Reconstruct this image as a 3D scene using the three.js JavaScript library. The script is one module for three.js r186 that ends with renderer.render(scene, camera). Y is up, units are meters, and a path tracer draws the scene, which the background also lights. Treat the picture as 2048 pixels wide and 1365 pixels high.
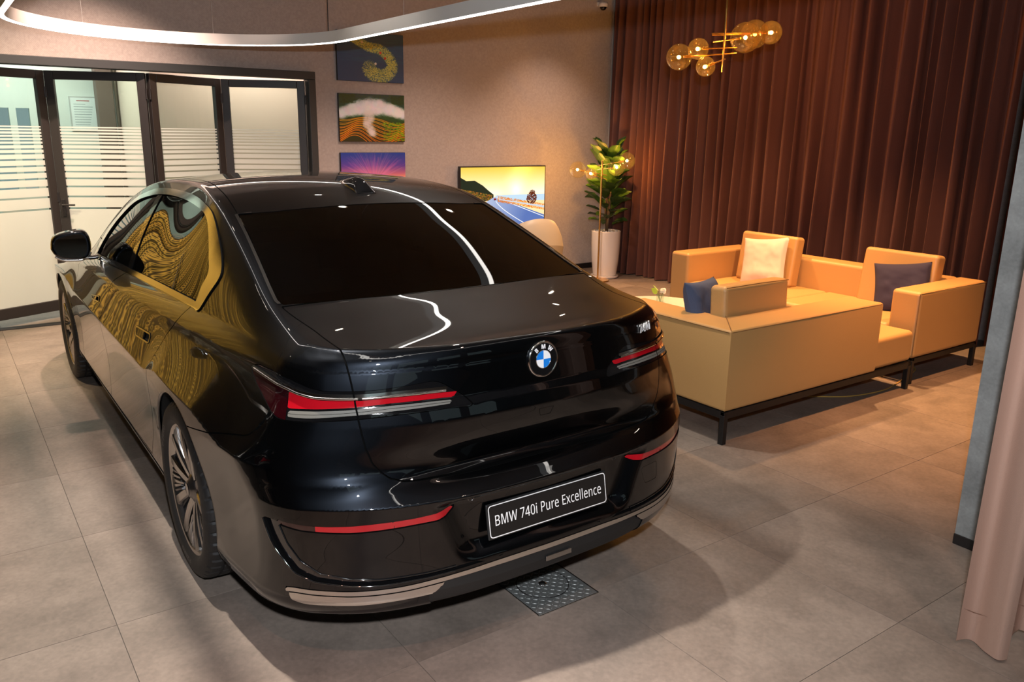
import * as THREE from 'three';
import { RoundedBoxGeometry } from 'three/addons/geometries/RoundedBoxGeometry.js';
import { TextGeometry } from 'three/addons/geometries/TextGeometry.js';
import { FontLoader } from 'three/addons/loaders/FontLoader.js';
import { RectAreaLightUniformsLib } from 'three/addons/lights/RectAreaLightUniformsLib.js';
import { mergeGeometries, toCreasedNormals } from 'three/addons/utils/BufferGeometryUtils.js';

// ---------------------------------------------------------------- camera, sky, lights, exposure
const scene = new THREE.Scene();
const camera = new THREE.PerspectiveCamera(2 * Math.atan(682.5 / 1615) * 180 / Math.PI, 2048 / 1365, .05, 100);
camera.position.set(-1.6277, 1.7553, 3.1555);
camera.rotation.order = 'YXZ'; camera.rotation.set(-.2524, -.6190, .0151);
const renderer = new THREE.WebGLRenderer({ antialias: true });
renderer.toneMapping = THREE.LinearToneMapping;
renderer.toneMappingExposure = .70;
renderer.shadowMap.enabled = true;
RectAreaLightUniformsLib.init();
scene.background = new THREE.Color(.6, .66, .72);      // pale daylight beyond the windows
const FB = await new FontLoader().loadAsync('fonts/droid/droid_sans_bold.typeface.json');
const CEIL = 3.6;
// ceiling spots: x, z, intensity, colour, half angle, target x, target z
const NEUTRAL = 0xfff3e6, WARM = 0xffc184, ROSE = 0xffd9c4, PINK = 0xffc2ac;
const SPOTS = [
  [-1.15, .25, 84, NEUTRAL, .72, -.9, .3, 'over the left flank of the car'],
  [1.25, -.82, 26, NEUTRAL, .70, 1.1, -.3, 'between the car boot and the near sofa'],
  [-1.0, -2.35, 27, ROSE, .72, -1.1, -2.6, 'over the front door of the car'],
  [1.10, -2.45, 20, NEUTRAL, .70, 1.0, -2.5, 'beside the front door of the car towards the lounge'],
  [1.20, -3.50, 22, ROSE, .70, 1.2, -4.2, 'between the car bonnet and the folding doors'],
  [-1.75, 2.85, 44, PINK, .60, -1.6, 2.6, 'over the open floor behind the car'],
  [.75, 2.65, 9, ROSE, .72, .9, 2.3, 'before the rose curtain'],
  [2.95, -.95, 56, WARM, .62, 3.3, -.7, 'over the near sofa'],
  [4.10, -.35, 82, WARM, .60, 4.4, -.5, 'over the arm of the long sofa'],
  [4.15, -2.55, 74, WARM, .62, 4.5, -2.2, 'over the far end of the long sofa'],
  [3.75, 1.10, 66, 0xffb070, .55, 3.7, .9, 'over the floor beside the grey partition'],
  [2.60, -2.70, 40, ROSE, .75, 3.0, -4.2, 'over the tub chair'],
  [4.56, -4.00, 17, ROSE, .75, 4.7, -4.6, 'before the potted fig'],
  [-.30, -3.85, 60, ROSE, .80, -.5, -4.9, 'before the folding doors'],
  [-1.40, -3.35, 26, 0xffe6bc, .80, -1.8, -4.95, 'over the end of the mustard curtain'],
  [-2.6, -3.05, 64, 0xffe6bc, .80, -2.5, -4.95, 'over the middle of the mustard curtain'],
];
// the photographer's flash, above the lens
const flash = new THREE.SpotLight(0xf4f8ff, 48, 0, .95, .6, 2);
flash.position.set(-1.60, 2.06, 3.20); flash.target.position.set(1.8, .9, -1.6); flash.castShadow = true; flash.shadow.radius = 2; scene.add(flash, flash.target);
// ---------------------------------------------------------------- car body as one smooth implicit solid
// car axes: x across, y up, z backwards; origin on the floor between the rear wheels
function pchip(xs, ys) {
  const n = xs.length, d = [], m = new Array(n);
  for (let i = 0; i < n - 1; i++) d.push((ys[i + 1] - ys[i]) / (xs[i + 1] - xs[i]));
  m[0] = d[0]; m[n - 1] = d[n - 2];
  for (let i = 1; i < n - 1; i++) {
    if (d[i - 1] * d[i] <= 0) { m[i] = 0; continue; }
    const h0 = xs[i] - xs[i - 1], h1 = xs[i + 1] - xs[i], w1 = 2 * h1 + h0, w2 = h1 + 2 * h0;
    m[i] = (w1 + w2) / (w1 / d[i - 1] + w2 / d[i]);
  }
  return x => {
    if (x <= xs[0]) return ys[0] + m[0] * (x - xs[0]);
    if (x >= xs[n - 1]) return ys[n - 1] + m[n - 1] * (x - xs[n - 1]);
    let i = 0; while (x > xs[i + 1]) i++;
    const h = xs[i + 1] - xs[i], t = (x - xs[i]) / h, t2 = t * t, t3 = t2 * t;
    return ys[i] * (2 * t3 - 3 * t2 + 1) + h * m[i] * (t3 - 2 * t2 + t) + ys[i + 1] * (3 * t2 - 2 * t3) + h * m[i + 1] * (t3 - t2);
  };
}
// the same curve drawn with a soft spline
function soft(f, a, b, sig) {
  const n = 700, v = new Float64Array(n + 1), st = (b - a) / n; const K = Math.ceil(3 * sig / st), w = []; let sw = 0; for (let k = -K; k <= K; k++) { const q = Math.exp(-.5 * (k * st / sig) ** 2); w.push(q); sw += q; }
  for (let i = 0; i <= n; i++) { let t = 0; for (let k = -K; k <= K; k++) t += w[k + K] * f(a + (i + k) * st); v[i] = t / sw; }
  return x => { const u = (x - a) / st; let i = Math.floor(u); if (i < 1) i = 1; if (i > n - 2) i = n - 2; const t = u - i; if (u < 1 || u > n - 1) return f(x); const p = v[i - 1], q = v[i], r = v[i + 1], m = v[i + 2]; return .5 * (2 * q + (r - p) * t + (2 * p - 5 * q + 4 * r - m) * t * t + (3 * q - p - 3 * r + m) * t * t * t); };
}
const lerp = (a, b, t) => a + (b - a) * t;
const clamp = (v, a = 0, b = 1) => Math.min(b, Math.max(a, v));
const smooth = (a, b, v) => { const t = clamp((v - a) / (b - a)); return t * t * (3 - 2 * t); };
const smax = (a, b, k) => { const h = Math.max(k - Math.abs(a - b), 0) / k; return Math.max(a, b) + h * h * k / 4; };

// edge between flank and roof / glass / boot lid, seen along the car
const ZC = [-4.2, -3.9, -3.4, -3.0, -2.75, -2.55, -2.4, -2.16, -1.9, -1.6, -1.3, -.95, -.512, -.314, -.127, .054, .218, .355, .491, .73, .9, 1.3];
const edgeX = soft(pchip(ZC, [.62, .71, .77, .80, .81, .795, .765, .708, .668, .64, .61, .592, .630, .651, .667, .684, .701, .715, .720, .722, .722, .722]), -4.3, 1.4, 0.08);
const edgeY = soft(pchip(ZC, [.70, .80, .895, .95, .985, 1.05, 1.16, 1.300, 1.398, 1.464, 1.497, 1.503, 1.472, 1.427, 1.364, 1.299, 1.238, 1.184, 1.143, 1.100, 1.092, 1.084]), -4.3, 1.4, 0.07);
const crownGlass = pchip([-4.2, -3, -2.4, -1.7, -.9, -.5, -.21, 0, .2, .35, .468], [.05, .055, .06, .045, .036, .038, .044, .043, .031, .022, .006]);
const crownDeck = pchip([.468, .50, .6, .73, .85, .95, 1.2], [.006, .013, .022, .024, .013, .006, .006]);
const crownG = soft(crownGlass, -4.3, 1.4, .06), crownD = soft(crownDeck, -.2, 1.6, .06), crownStep = crownG(.468) - crownD(.468);
const crown = z => z < .468 ? crownG(z) : crownD(z) + crownStep * Math.exp(-(z - .468) / .12);
const shoulderY = soft(pchip([-4.2, -3.2, -2.4, -1.5, -.32, .148, .55, .9, 1.3], [.66, .84, .92, .95, .98, .99, .986, .976, .965]), -4.3, 1.4, .1);
const shoulderX = soft(pchip([-4.2, -3.8, -3.2, -2.4, -1.5, -.32, .148, .55, .9, 1.3], [.74, .86, .922, .93, .922, .885, .862, .836, .803, .765]), -4.3, 1.4, .1);
const beltY = soft(pchip([-4.2, -3.2, -2.4, -1.57, -.13, .3, .7, 1.2], [.69, .88, .985, 1.02, 1.053, 1.062, 1.05, 1.04]), -4.3, 1.4, 0.1);
const beltX = soft(pchip([-4.2, -3.2, -2.4, -1.57, -.13, .3, .7, 1.2], [.69, .86, .875, .862, .824, .806, .79, .76]), -4.3, 1.4, 0.1);
const wide = soft(pchip([-4.2, -3.9, -3.5, -3.2, -2.7, -1.5, -.5, 0, .25, .63, .9, 1.3], [.80, .90, .975, .985, .972, .975, .978, .988, .984, .952, .915, .86]), -4.3, 1.4, 0.1);
function sideX(y, z) {
  const sy = shoulderY(z), sx = shoulderX(z), w = wide(z);
  if (y >= sy) {
    const by = beltY(z), bx = beltX(z), ey = edgeY(z), ex = edgeX(z);
    const top = Math.max(ey, by + .03), t1 = (bx - sx) / (by - sy);
    if (y < by) { const t = (y - sy) / (by - sy); return sx + (bx - sx) * t - .006 * Math.sin(Math.PI * t) * -1; }
    const hh = top - by, t = (y - by) / hh, m1 = (ex - bx) / hh;
    if (t > 1) return ex + (m1 * .9 - .25) * (y - top);
    const bulge = Math.min(.02, hh * .06);
    return bx + (ex - bx) * t + bulge * Math.sin(Math.PI * t);
  }
  // flank below the shoulder: lower valley, waist, sill
  const u = (sy - y);
  const arch = Math.min(1, smooth(.6, .25, Math.abs(z)) + smooth(.6, .25, Math.abs(z + 3.215))), knee = .73 + .055 * arch, hs = sy - knee;
  if (y > knee) { const t = u / hs; return lerp(sx, w, Math.pow(t, 1.45)); }
  const valley = (1 - arch) * .014 * smooth(1.1, .55, z);
  const t = (.80 - y);
  return w - .018 * smooth(.07, .5, t) - valley * Math.sin(Math.PI * clamp((y - .30) / .42)) - .05 * smooth(.50, .66, t);
}
function topY(ax, z) {
  const ex = edgeX(z), t = ax / ex;
  return edgeY(z) + crown(z) * (1 - t * t);
}
// rear face: rows of height, columns across
const RX = [0, .3, .5, .65, .8, .88, .95, 1.02];
const REAR = [
  [.17, 1.02, 1.01, .98, .93, .82, .73, .60, .42],
  [.215, 1.075, 1.065, 1.03, .98, .875, .785, .655, .48],
  [.25, 1.125, 1.115, 1.08, 1.03, .925, .84, .71, .53],
  [.30, 1.143, 1.133, 1.098, 1.048, .950, .872, .755, .58],
  [.345, 1.140, 1.130, 1.095, 1.045, .951, .876, .765, .60],
  [.45, 1.135, 1.126, 1.094, 1.045, .957, .885, .78, .62],
  [.57, 1.142, 1.132, 1.10, 1.051, .965, .896, .795, .64],
  [.622, 1.150, 1.140, 1.107, 1.056, .965, .893, .79, .63],
  [.655, 1.095, 1.092, 1.070, 1.030, .947, .878, .775, .61],
  [.675, 1.045, 1.050, 1.045, 1.018, .940, .870, .765, .60],
  [.69, 1.025, 1.030, 1.030, 1.012, .936, .866, .758, .60],
  [.72, 1.040, 1.036, 1.022, .995, .925, .855, .745, .58],
  [.80, 1.072, 1.062, 1.035, .985, .905, .83, .715, .55],
  [.862, 1.088, 1.074, 1.038, .975, .885, .80, .68, .50],
  [.904, 1.078, 1.064, 1.030, .966, .87, .775, .65, .46],
  [.93, 1.058, 1.046, 1.014, .956, .855, .755, .62, .43],
  [1.01, 1.053, 1.039, 1.001, .938, .825, .715, .56, .38],
  [1.06, 1.050, 1.035, .990, .918, .79, .67, .51, .33],
  [1.085, 1.044, 1.027, .975, .895, .755, .63, .47, .30],
  [1.13, 1.03, 1.01, .955, .87, .72, .59, .43, .27]];
const BREAKS = [.30, .622, .69, .862, .904, .93];
const rearCols = RX.map((_, i) => {
  const segs = []; let cur = [];
  for (const r of REAR) { cur.push([r[0], r[i + 1]]); if (BREAKS.includes(r[0])) { segs.push(cur); cur = [[r[0], r[i + 1]]]; } }
  segs.push(cur);
  const fs = segs.map(q => q.length > 1 ? pchip(q.map(p => p[0]), q.map(p => p[1])) : () => q[0][1]);
  return y => { for (let k = 0; k < segs.length; k++) if (y <= segs[k][segs[k].length - 1][0] || k === segs.length - 1) return fs[k](y); };
});
function rearZraw(ax, y) {
  // pchip across the columns evaluated at this height
  const v = rearCols.map(f => f(y));
  return pchip(RX, v)(ax);
}
const rearLUT = (() => { const nx = 221, ny = 601, raw = new Float32Array((nx + 60) * ny), a = new Float32Array(nx * ny);
  for (let j = 0; j < ny; j++) for (let i = 0; i < nx + 60; i++) raw[j * (nx + 60) + i] = rearZraw(i / (nx - 1) * 1.1, .1 + j / (ny - 1) * 1.2);
  const w = []; let sw = 0; for (let k = -24; k <= 24; k++) { const q = Math.exp(-.5 * (k / 8) ** 2); w.push(q); sw += q; }
  for (let j = 0; j < ny; j++) for (let i = 0; i < nx; i++) { let t = 0; for (let k = -24; k <= 24; k++) t += w[k + 24] * raw[j * (nx + 60) + Math.abs(i + k)]; a[j * nx + i] = t / sw; }
  return { nx, ny, a }; })();
const cub = (p, q, r, m, t) => .5 * (2 * q + (r - p) * t + (2 * p - 5 * q + 4 * r - m) * t * t + (3 * q - p - 3 * r + m) * t * t * t);
function rearZ(ax, y) {
  const { nx, ny, a } = rearLUT;
  const u = clamp(ax / 1.1, 0, .99999) * (nx - 1), v = clamp((y - .1) / 1.2, 0, .99999) * (ny - 1);
  const i = Math.min(u | 0, nx - 3), j = clamp(v | 0, 1, ny - 3), s = u - i, t = v - j;
  const row = k => { const o = k * nx; return cub(a[o + Math.abs(i - 1)], a[o + i], a[o + i + 1], a[o + i + 2], s); };
  let z = cub(row(j - 1), row(j), row(j + 1), row(j + 2), t);
  // number plate pocket
  const halfTop = .40, halfBot = .315, hw = lerp(halfBot, halfTop, clamp((y - .40) / .2));
  const px = smooth(hw + .075, hw - .03, ax), py = smooth(.375, .435, y) * smooth(.614, .590, y);
  z -= .040 * px * py;
  return z;
}
const frontZ = (ax, y) => -4.17 + .10 * Math.pow(ax / .9, 2) + .45 * Math.pow(ax / .98, 7) + .10 * Math.pow(Math.abs(y - .55) / .4, 3);
const floorY = pchip([-4.2, -3.8, -3, -1, .4, .8, 1.1], [.20, .17, .18, .185, .19, .215, .235]);
function bodyF(x, y, z, S, T, R) {
  const ax = Math.abs(x);
  let s = ax - (S ?? sideX(y, z)); let t = y - (T ?? topY(ax, z));
  const r = z - (R ?? rearZ(ax, y));
  // slopes, so that the values are close to distances
  s *= y > shoulderY0(z) ? .78 : .97; t *= .93;
  const kst = .013;
  let f = smax(s, t, kst);
  f = smax(f, r * .93, y > 1.03 ? lerp(.075, .016, smooth(1.03, 1.07, y) * smooth(.74, .66, ax)) : .075 * smooth(.55, .8, ax) + .006);
  f = smax(f, frontZ(ax, y) - z, .06);
  f = smax(f, floorY(z) - y, .03);
  return f;
}
const shoulderY0 = shoulderY;
// ---------------------------------------------------------------- helpers
function rng(seed) { let a = seed >>> 0; return () => { a = (a + 0x6D2B79F5) | 0; let t = Math.imul(a ^ a >>> 15, 1 | a); t = t + Math.imul(t ^ t >>> 7, 61 | t) ^ t; return ((t ^ t >>> 14) >>> 0) / 4294967296; }; }
const rand = rng(7);
function tileNoise(n, seed) { const r = rng(seed), g = new Float32Array(n * n).map(() => r()); return (u, v) => { u = ((u % 1) + 1) % 1 * n; v = ((v % 1) + 1) % 1 * n; const i = u | 0, j = v | 0, s = u - i, t = v - j, a = s * s * (3 - 2 * s), b = t * t * (3 - 2 * t), I = (i + 1) % n, J = (j + 1) % n, k = i % n, l = j % n; return (g[l * n + k] * (1 - a) + g[l * n + I] * a) * (1 - b) + (g[J * n + k] * (1 - a) + g[J * n + I] * a) * b; }; }
function fbm(seed, base, oct) { const L = []; for (let o = 0; o < oct; o++) L.push(tileNoise(base << o, seed + o * 17)); return (u, v) => { let s = 0, a = .5, n = 0; for (const f of L) { s += a * f(u, v); n += a; a *= .55; } return s / n; }; }
function texOf(w, h, fn, srgb = true) { const d = new Uint8Array(w * h * 4); for (let j = 0; j < h; j++) for (let i = 0; i < w; i++) { const c = fn(i / w, j / h); const o = (j * w + i) * 4; d[o] = clamp(c[0], 0, 255); d[o + 1] = clamp(c[1], 0, 255); d[o + 2] = clamp(c[2], 0, 255); d[o + 3] = 255; } const t = new THREE.DataTexture(d, w, h); t.wrapS = t.wrapT = THREE.RepeatWrapping; t.magFilter = THREE.LinearFilter; t.minFilter = THREE.LinearMipmapLinearFilter; t.generateMipmaps = true; if (srgb) t.colorSpace = THREE.SRGBColorSpace; t.needsUpdate = true; return t; }
function canvasTex(w, h, draw) { const c = document.createElement('canvas'); c.width = w; c.height = h; draw(c.getContext('2d'), w, h); const t = new THREE.CanvasTexture(c); t.colorSpace = THREE.SRGBColorSpace; return t; }
const std = (o) => new THREE.MeshStandardMaterial(o), phy = (o) => new THREE.MeshPhysicalMaterial(o);
const lin = (r, g, b) => new THREE.Color().setRGB(r, g, b);
const used = new Map();
function nm(name) { const n = used.get(name) || 0; used.set(name, n + 1); return n ? name + '_' + String(n).padStart(3, '0') : name; }
function mesh(name, geo, mat, parent, pos, rot) { const m = new THREE.Mesh(geo, mat); m.name = name; m.castShadow = m.receiveShadow = true; if (pos) m.position.set(...pos); if (rot) m.rotation.set(...rot); if (parent) parent.add(m); return m; }
function thing(name, label, category, pos = [0, 0, 0], turn = 0, group) { const g = new THREE.Group(); g.name = nm(name); g.position.set(...pos); g.rotation.y = turn; g.userData = { label, category }; if (group) g.userData.group = group; scene.add(g); return g; }
function single(name, geo, mat, label, category, pos, rot, group) { const m = mesh(nm(name), geo, mat, scene, pos, rot); m.userData = { label, category }; if (group) m.userData.group = group; return m; }
function struct(name, geo, mat, label, pos, rot) { const m = mesh(name, geo, mat, scene, pos, rot); m.userData = { kind: 'structure', label }; return m; }
const box = (w, h, d) => new THREE.BoxGeometry(w, h, d);
const rbox = (w, h, d, r = .01, s = 3) => new RoundedBoxGeometry(w, h, d, s, r);
const V3 = (...a) => new THREE.Vector3(...a);
function rod(a, b, r, seg = 12) { const A = V3(...a), B = V3(...b), d = B.clone().sub(A), g = new THREE.CylinderGeometry(r, r, d.length(), seg); g.applyQuaternion(new THREE.Quaternion().setFromUnitVectors(V3(0, 1, 0), d.normalize())); g.translate((a[0] + b[0]) / 2, (a[1] + b[1]) / 2, (a[2] + b[2]) / 2); return g; }
const lathe = (pts, seg = 48) => new THREE.LatheGeometry(pts.map(p => new THREE.Vector2(p[0], p[1])), seg);
// box with uv in metres
function mbox(w, h, d) { const g = box(w, h, d), p = g.attributes.position, n = g.attributes.normal, u = g.attributes.uv; for (let i = 0; i < p.count; i++) { const ax = Math.abs(n.getX(i)), ay = Math.abs(n.getY(i)); u.setXY(i, ax > .5 ? p.getZ(i) : p.getX(i), ay > .5 ? p.getZ(i) : p.getY(i)); } return g; }
// ---------------------------------------------------------------- materials
const nA = fbm(11, 4, 6), nB = fbm(23, 8, 5), nC = fbm(37, 64, 3);
const floorTex = texOf(1024, 1024, (u, v) => { const a = nA(u, v), b = nB(u * 2, v), c = nC(u * 2, v * 2); const m = 1 + (a - .5) * .30 + (b - .5) * .20 + (c - .5) * .16; return [126 * m, 115 * m, 106 * m]; });
const floorRough = texOf(512, 512, (u, v) => { const r = 190 + (nA(u, v) - .5) * 50 + (nC(u, v) - .5) * 30; return [r, r, r]; }, false);
const weave = texOf(256, 256, (u, v) => { const w = Math.sin(u * 256 * Math.PI / 2) * Math.sin(v * 256 * Math.PI / 2) * 12 + (nC(u * 1.0, v * 1.0) - .5) * 26; const q = 208 + w; return [q, q * .985, q * .97]; });
const weaveBump = texOf(256, 256, (u, v) => { const q = 128 + Math.sin(u * 256 * Math.PI / 2) * 40 + Math.sin(v * 256 * Math.PI / 2) * 40 + (nC(u, v) - .5) * 160; return [q, q, q]; }, false);
const grain = texOf(512, 512, (u, v) => { const q = 128 + (nC(u * 2, v * 2) - .5) * 190 + (nB(u * 4, v * 4) - .5) * 60; return [q, q, q]; }, false);
const concrete = texOf(512, 512, (u, v) => { const m = 1 + (nA(u, v) - .5) * .38 + (nB(u * 2, v * 2) - .5) * .22 + (nC(u * 2, v * 2) - .5) * .12; return [136 * m, 138 * m, 136 * m]; });
const concreteBump = texOf(512, 512, (u, v) => { const q = 128 + (nB(u * 2, v * 2) - .5) * 200 + (nC(u, v) - .5) * 60; return [q, q, q]; }, false);
const knit = texOf(512, 512, (u, v) => { const a = u * 24, b = v * 24, x = (a % 1) - .5, y = ((b + (Math.floor(a) % 2) * .5) % 1) - .5, d = Math.hypot(x * 1.1, y * .8), ring = Math.exp(-(((d - .30) / .13) ** 2)); const q = .35 + .75 * ring; return [206 * q, 172 * q, 76 * q]; });
const rep = (t, a, b) => { const c = t.clone(); c.repeat.set(a, b); c.needsUpdate = true; return c; };
const tyreTex = canvasTex(2048, 64, (g, w, h) => { g.fillStyle = '#141313'; g.fillRect(0, 0, w, h); g.fillStyle = '#5a5754'; g.font = 'bold 44px sans-serif'; for (const x of [230, 940, 1600]) { g.save(); g.translate(x, 48); g.scale(1, 1); g.fillText('P ZERO', 0, 0); g.restore(); } g.fillStyle = '#3a3836'; g.font = '22px sans-serif'; for (const x of [560, 1270, 1900]) g.fillText('255/45 R20', x, 44); });
tyreTex.wrapS = THREE.RepeatWrapping;
const plateTex = canvasTex(1044, 236, (g, w, h) => { g.fillStyle = '#191614'; g.fillRect(0, 0, w, h); g.strokeStyle = '#e9e8e6'; g.lineWidth = 7; const r = 26, a = 9; g.beginPath(); g.moveTo(a + r, a); g.lineTo(w - a - r, a); g.quadraticCurveTo(w - a, a, w - a, a + r); g.lineTo(w - a, h - a - r); g.quadraticCurveTo(w - a, h - a, w - a - r, h - a); g.lineTo(a + r, h - a); g.quadraticCurveTo(a, h - a, a, h - a - r); g.lineTo(a, a + r); g.quadraticCurveTo(a, a, a + r, a); g.stroke(); g.fillStyle = '#f2f1ef'; g.font = '100px sans-serif'; const t = 'BMW 740i Pure Excellence', tw = g.measureText(t).width; g.save(); g.translate(48, 152); g.scale((w - 96) / tw, 1); g.fillText(t, 0, 0); g.restore(); });
const paintBase = { color: lin(.0075, .009, .0115), metalness: 1, roughness: .38, clearcoat: 1, clearcoatRoughness: .015, ior: 1.5 };
const M = {
  paint: phy(paintBase),
  gloss: phy({ color: lin(.004, .004, .0045), roughness: .08, clearcoat: 1, clearcoatRoughness: .01 }),
  plastic: std({ color: lin(.008, .008, .008), roughness: .55 }),
  gap: phy({ color: lin(.002, .002, .002), roughness: .9, specularIntensity: .1 }),
  rubber: std({ color: lin(.006, .006, .006), roughness: .7 }),
  cabin: std({ color: lin(.03, .027, .024), roughness: .6 }),
  chrome: std({ color: lin(.78, .77, .75), metalness: 1, roughness: .10 }),
  chromeDark: std({ color: lin(.30, .30, .30), metalness: 1, roughness: .22 }),
  satin: std({ color: lin(.60, .59, .57), metalness: 1, roughness: .26 }),
  mirror: std({ color: lin(.62, .64, .62), metalness: 1, roughness: .02 }),
  glassCar: phy({ color: lin(.10, .105, .10), roughness: .01, metalness: 0, transmission: 1, thickness: 0, ior: 1.52 }),
  glassRear: phy({ color: lin(.018, .022, .018), roughness: .012, transmission: 1, thickness: 0, ior: 1.52 }),
  redLens: phy({ color: lin(.36, .004, .010), roughness: .12, clearcoat: 1, clearcoatRoughness: .02 }),
  smokeLens: phy({ color: lin(.014, .001, .002), roughness: .08, clearcoat: 1, clearcoatRoughness: .01 }),
  clearStrip: phy({ color: lin(.13, .125, .11), roughness: .55, specularIntensity: .5 }),
  plate: std({ map: plateTex, roughness: .45 }),
  emBlue: phy({ color: lin(.008, .18, .62), roughness: .3, clearcoat: 1 }), emWhite: phy({ color: lin(.78, .78, .78), roughness: .3, clearcoat: 1 }),
  tyre: std({ map: tyreTex, roughness: .62 }),
  rim: std({ color: lin(.46, .44, .42), metalness: 1, roughness: .24 }), rimDark: std({ color: lin(.05, .05, .055), metalness: .8, roughness: .35 }), rimMid: std({ color: lin(.22, .21, .21), metalness: 1, roughness: .3 }),
  blueCal: phy({ color: lin(.02, .05, .16), roughness: .3, clearcoat: 1 }),
  wall: std({ map: weave, color: lin(.61, .555, .53), roughness: .9, bumpMap: weaveBump, bumpScale: .0002 }),
  ceiling: std({ color: lin(.13, .125, .12), roughness: .9 }), darkWall: std({ color: lin(.05, .045, .042), roughness: .8 }),
  black: std({ color: lin(.012, .010, .010), roughness: .45 }), frame: std({ color: lin(.020, .017, .016), roughness: .5 }), header: std({ color: lin(.03, .033, .034), roughness: .5 }),
  concrete: std({ map: concrete, roughness: .75, bumpMap: concreteBump, bumpScale: .0012 }),
  grout: std({ color: lin(.06, .052, .045), roughness: .9 }),
  leather: phy({ color: lin(.50, .285, .105), roughness: .42, bumpMap: rep(grain, 3, 3), bumpScale: .0006 }),
  seam: std({ color: lin(.20, .10, .03), roughness: .7 }),
  pillowWhite: std({ color: lin(.62, .51, .45), roughness: .9, bumpMap: rep(weaveBump, 3, 3), bumpScale: .0012 }),
  pillowNavy: std({ color: lin(.030, .026, .062), roughness: .9, bumpMap: rep(weaveBump, 3, 3), bumpScale: .0012 }),
  pillowBlue: std({ color: lin(.055, .075, .14), roughness: .9, bumpMap: rep(weaveBump, 3, 3), bumpScale: .0012 }),
  darkSteel: std({ color: lin(.012, .011, .011), metalness: .3, roughness: .45 }),
  drape: std({ color: lin(.125, .046, .033), roughness: .72, side: THREE.DoubleSide, bumpMap: rep(weaveBump, 8, 8), bumpScale: .0008 }),
  drapePink: std({ color: lin(.42, .265, .20), roughness: .8, side: THREE.DoubleSide, bumpMap: rep(weaveBump, 8, 8), bumpScale: .0008 }),
  brass: std({ color: lin(.75, .46, .14), metalness: 1, roughness: .25 }),
  globe: phy({ color: lin(.86, .74, .50), roughness: .01, transmission: .992, thickness: 0, ior: 1.9 }), globeClear: phy({ color: lin(.93, .87, .74), roughness: .01, transmission: .994, thickness: 0, ior: 1.9 }),
  bulb: std({ color: lin(1, .8, .45), emissive: lin(1, .66, .25), emissiveIntensity: 30 }),
  pot: phy({ color: lin(.78, .74, .70), roughness: .18, clearcoat: .7 }),
  soil: std({ color: lin(.05, .035, .025), roughness: 1 }), pebble: std({ color: lin(.7, .68, .65), roughness: .6 }), bark: std({ color: lin(.10, .07, .04), roughness: .9 }),
  leaf: phy({ color: lin(.052, .125, .018), roughness: .38, transmission: .25, thickness: 0, side: THREE.DoubleSide }), leaf2: phy({ color: lin(.028, .072, .014), roughness: .35, transmission: .2, thickness: 0, side: THREE.DoubleSide }),
  pane: phy({ color: lin(.86, .93, .90), roughness: .01, transmission: 1, thickness: 0, ior: 1.5 }),
  frost: phy({ color: lin(.82, .83, .78), roughness: .85, transmission: .55, thickness: 0 }),
  ledGlow: std({ color: lin(1, 1, 1), emissive: lin(1, .95, .88), emissiveIntensity: 9 }),
  white: std({ color: lin(.72, .70, .67), roughness: .6 }), alu: std({ color: lin(.62, .62, .61), metalness: .6, roughness: .4 }),
  spotGlow: std({ color: lin(1, 1, 1), emissive: lin(1, .9, .75), emissiveIntensity: 30 }),
  cream: phy({ color: lin(.55, .47, .33), roughness: .45 }), redLeg: std({ color: lin(.14, .02, .02), roughness: .5 }),
  tableTop: phy({ color: lin(.80, .77, .73), roughness: .2, clearcoat: .5 }),
  mustard: std({ map: knit, color: lin(1, 1, 1), roughness: .8, side: THREE.DoubleSide }),
  plateSteel: std({ color: lin(.30, .31, .30), metalness: .7, roughness: .45 }),
  corrWall: std({ color: lin(.70, .72, .68), roughness: .9 }), corrBeige: std({ color: lin(.78, .62, .52), roughness: .9 }), corrPost: std({ color: lin(.16, .115, .095), roughness: .6 }),
};
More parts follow.
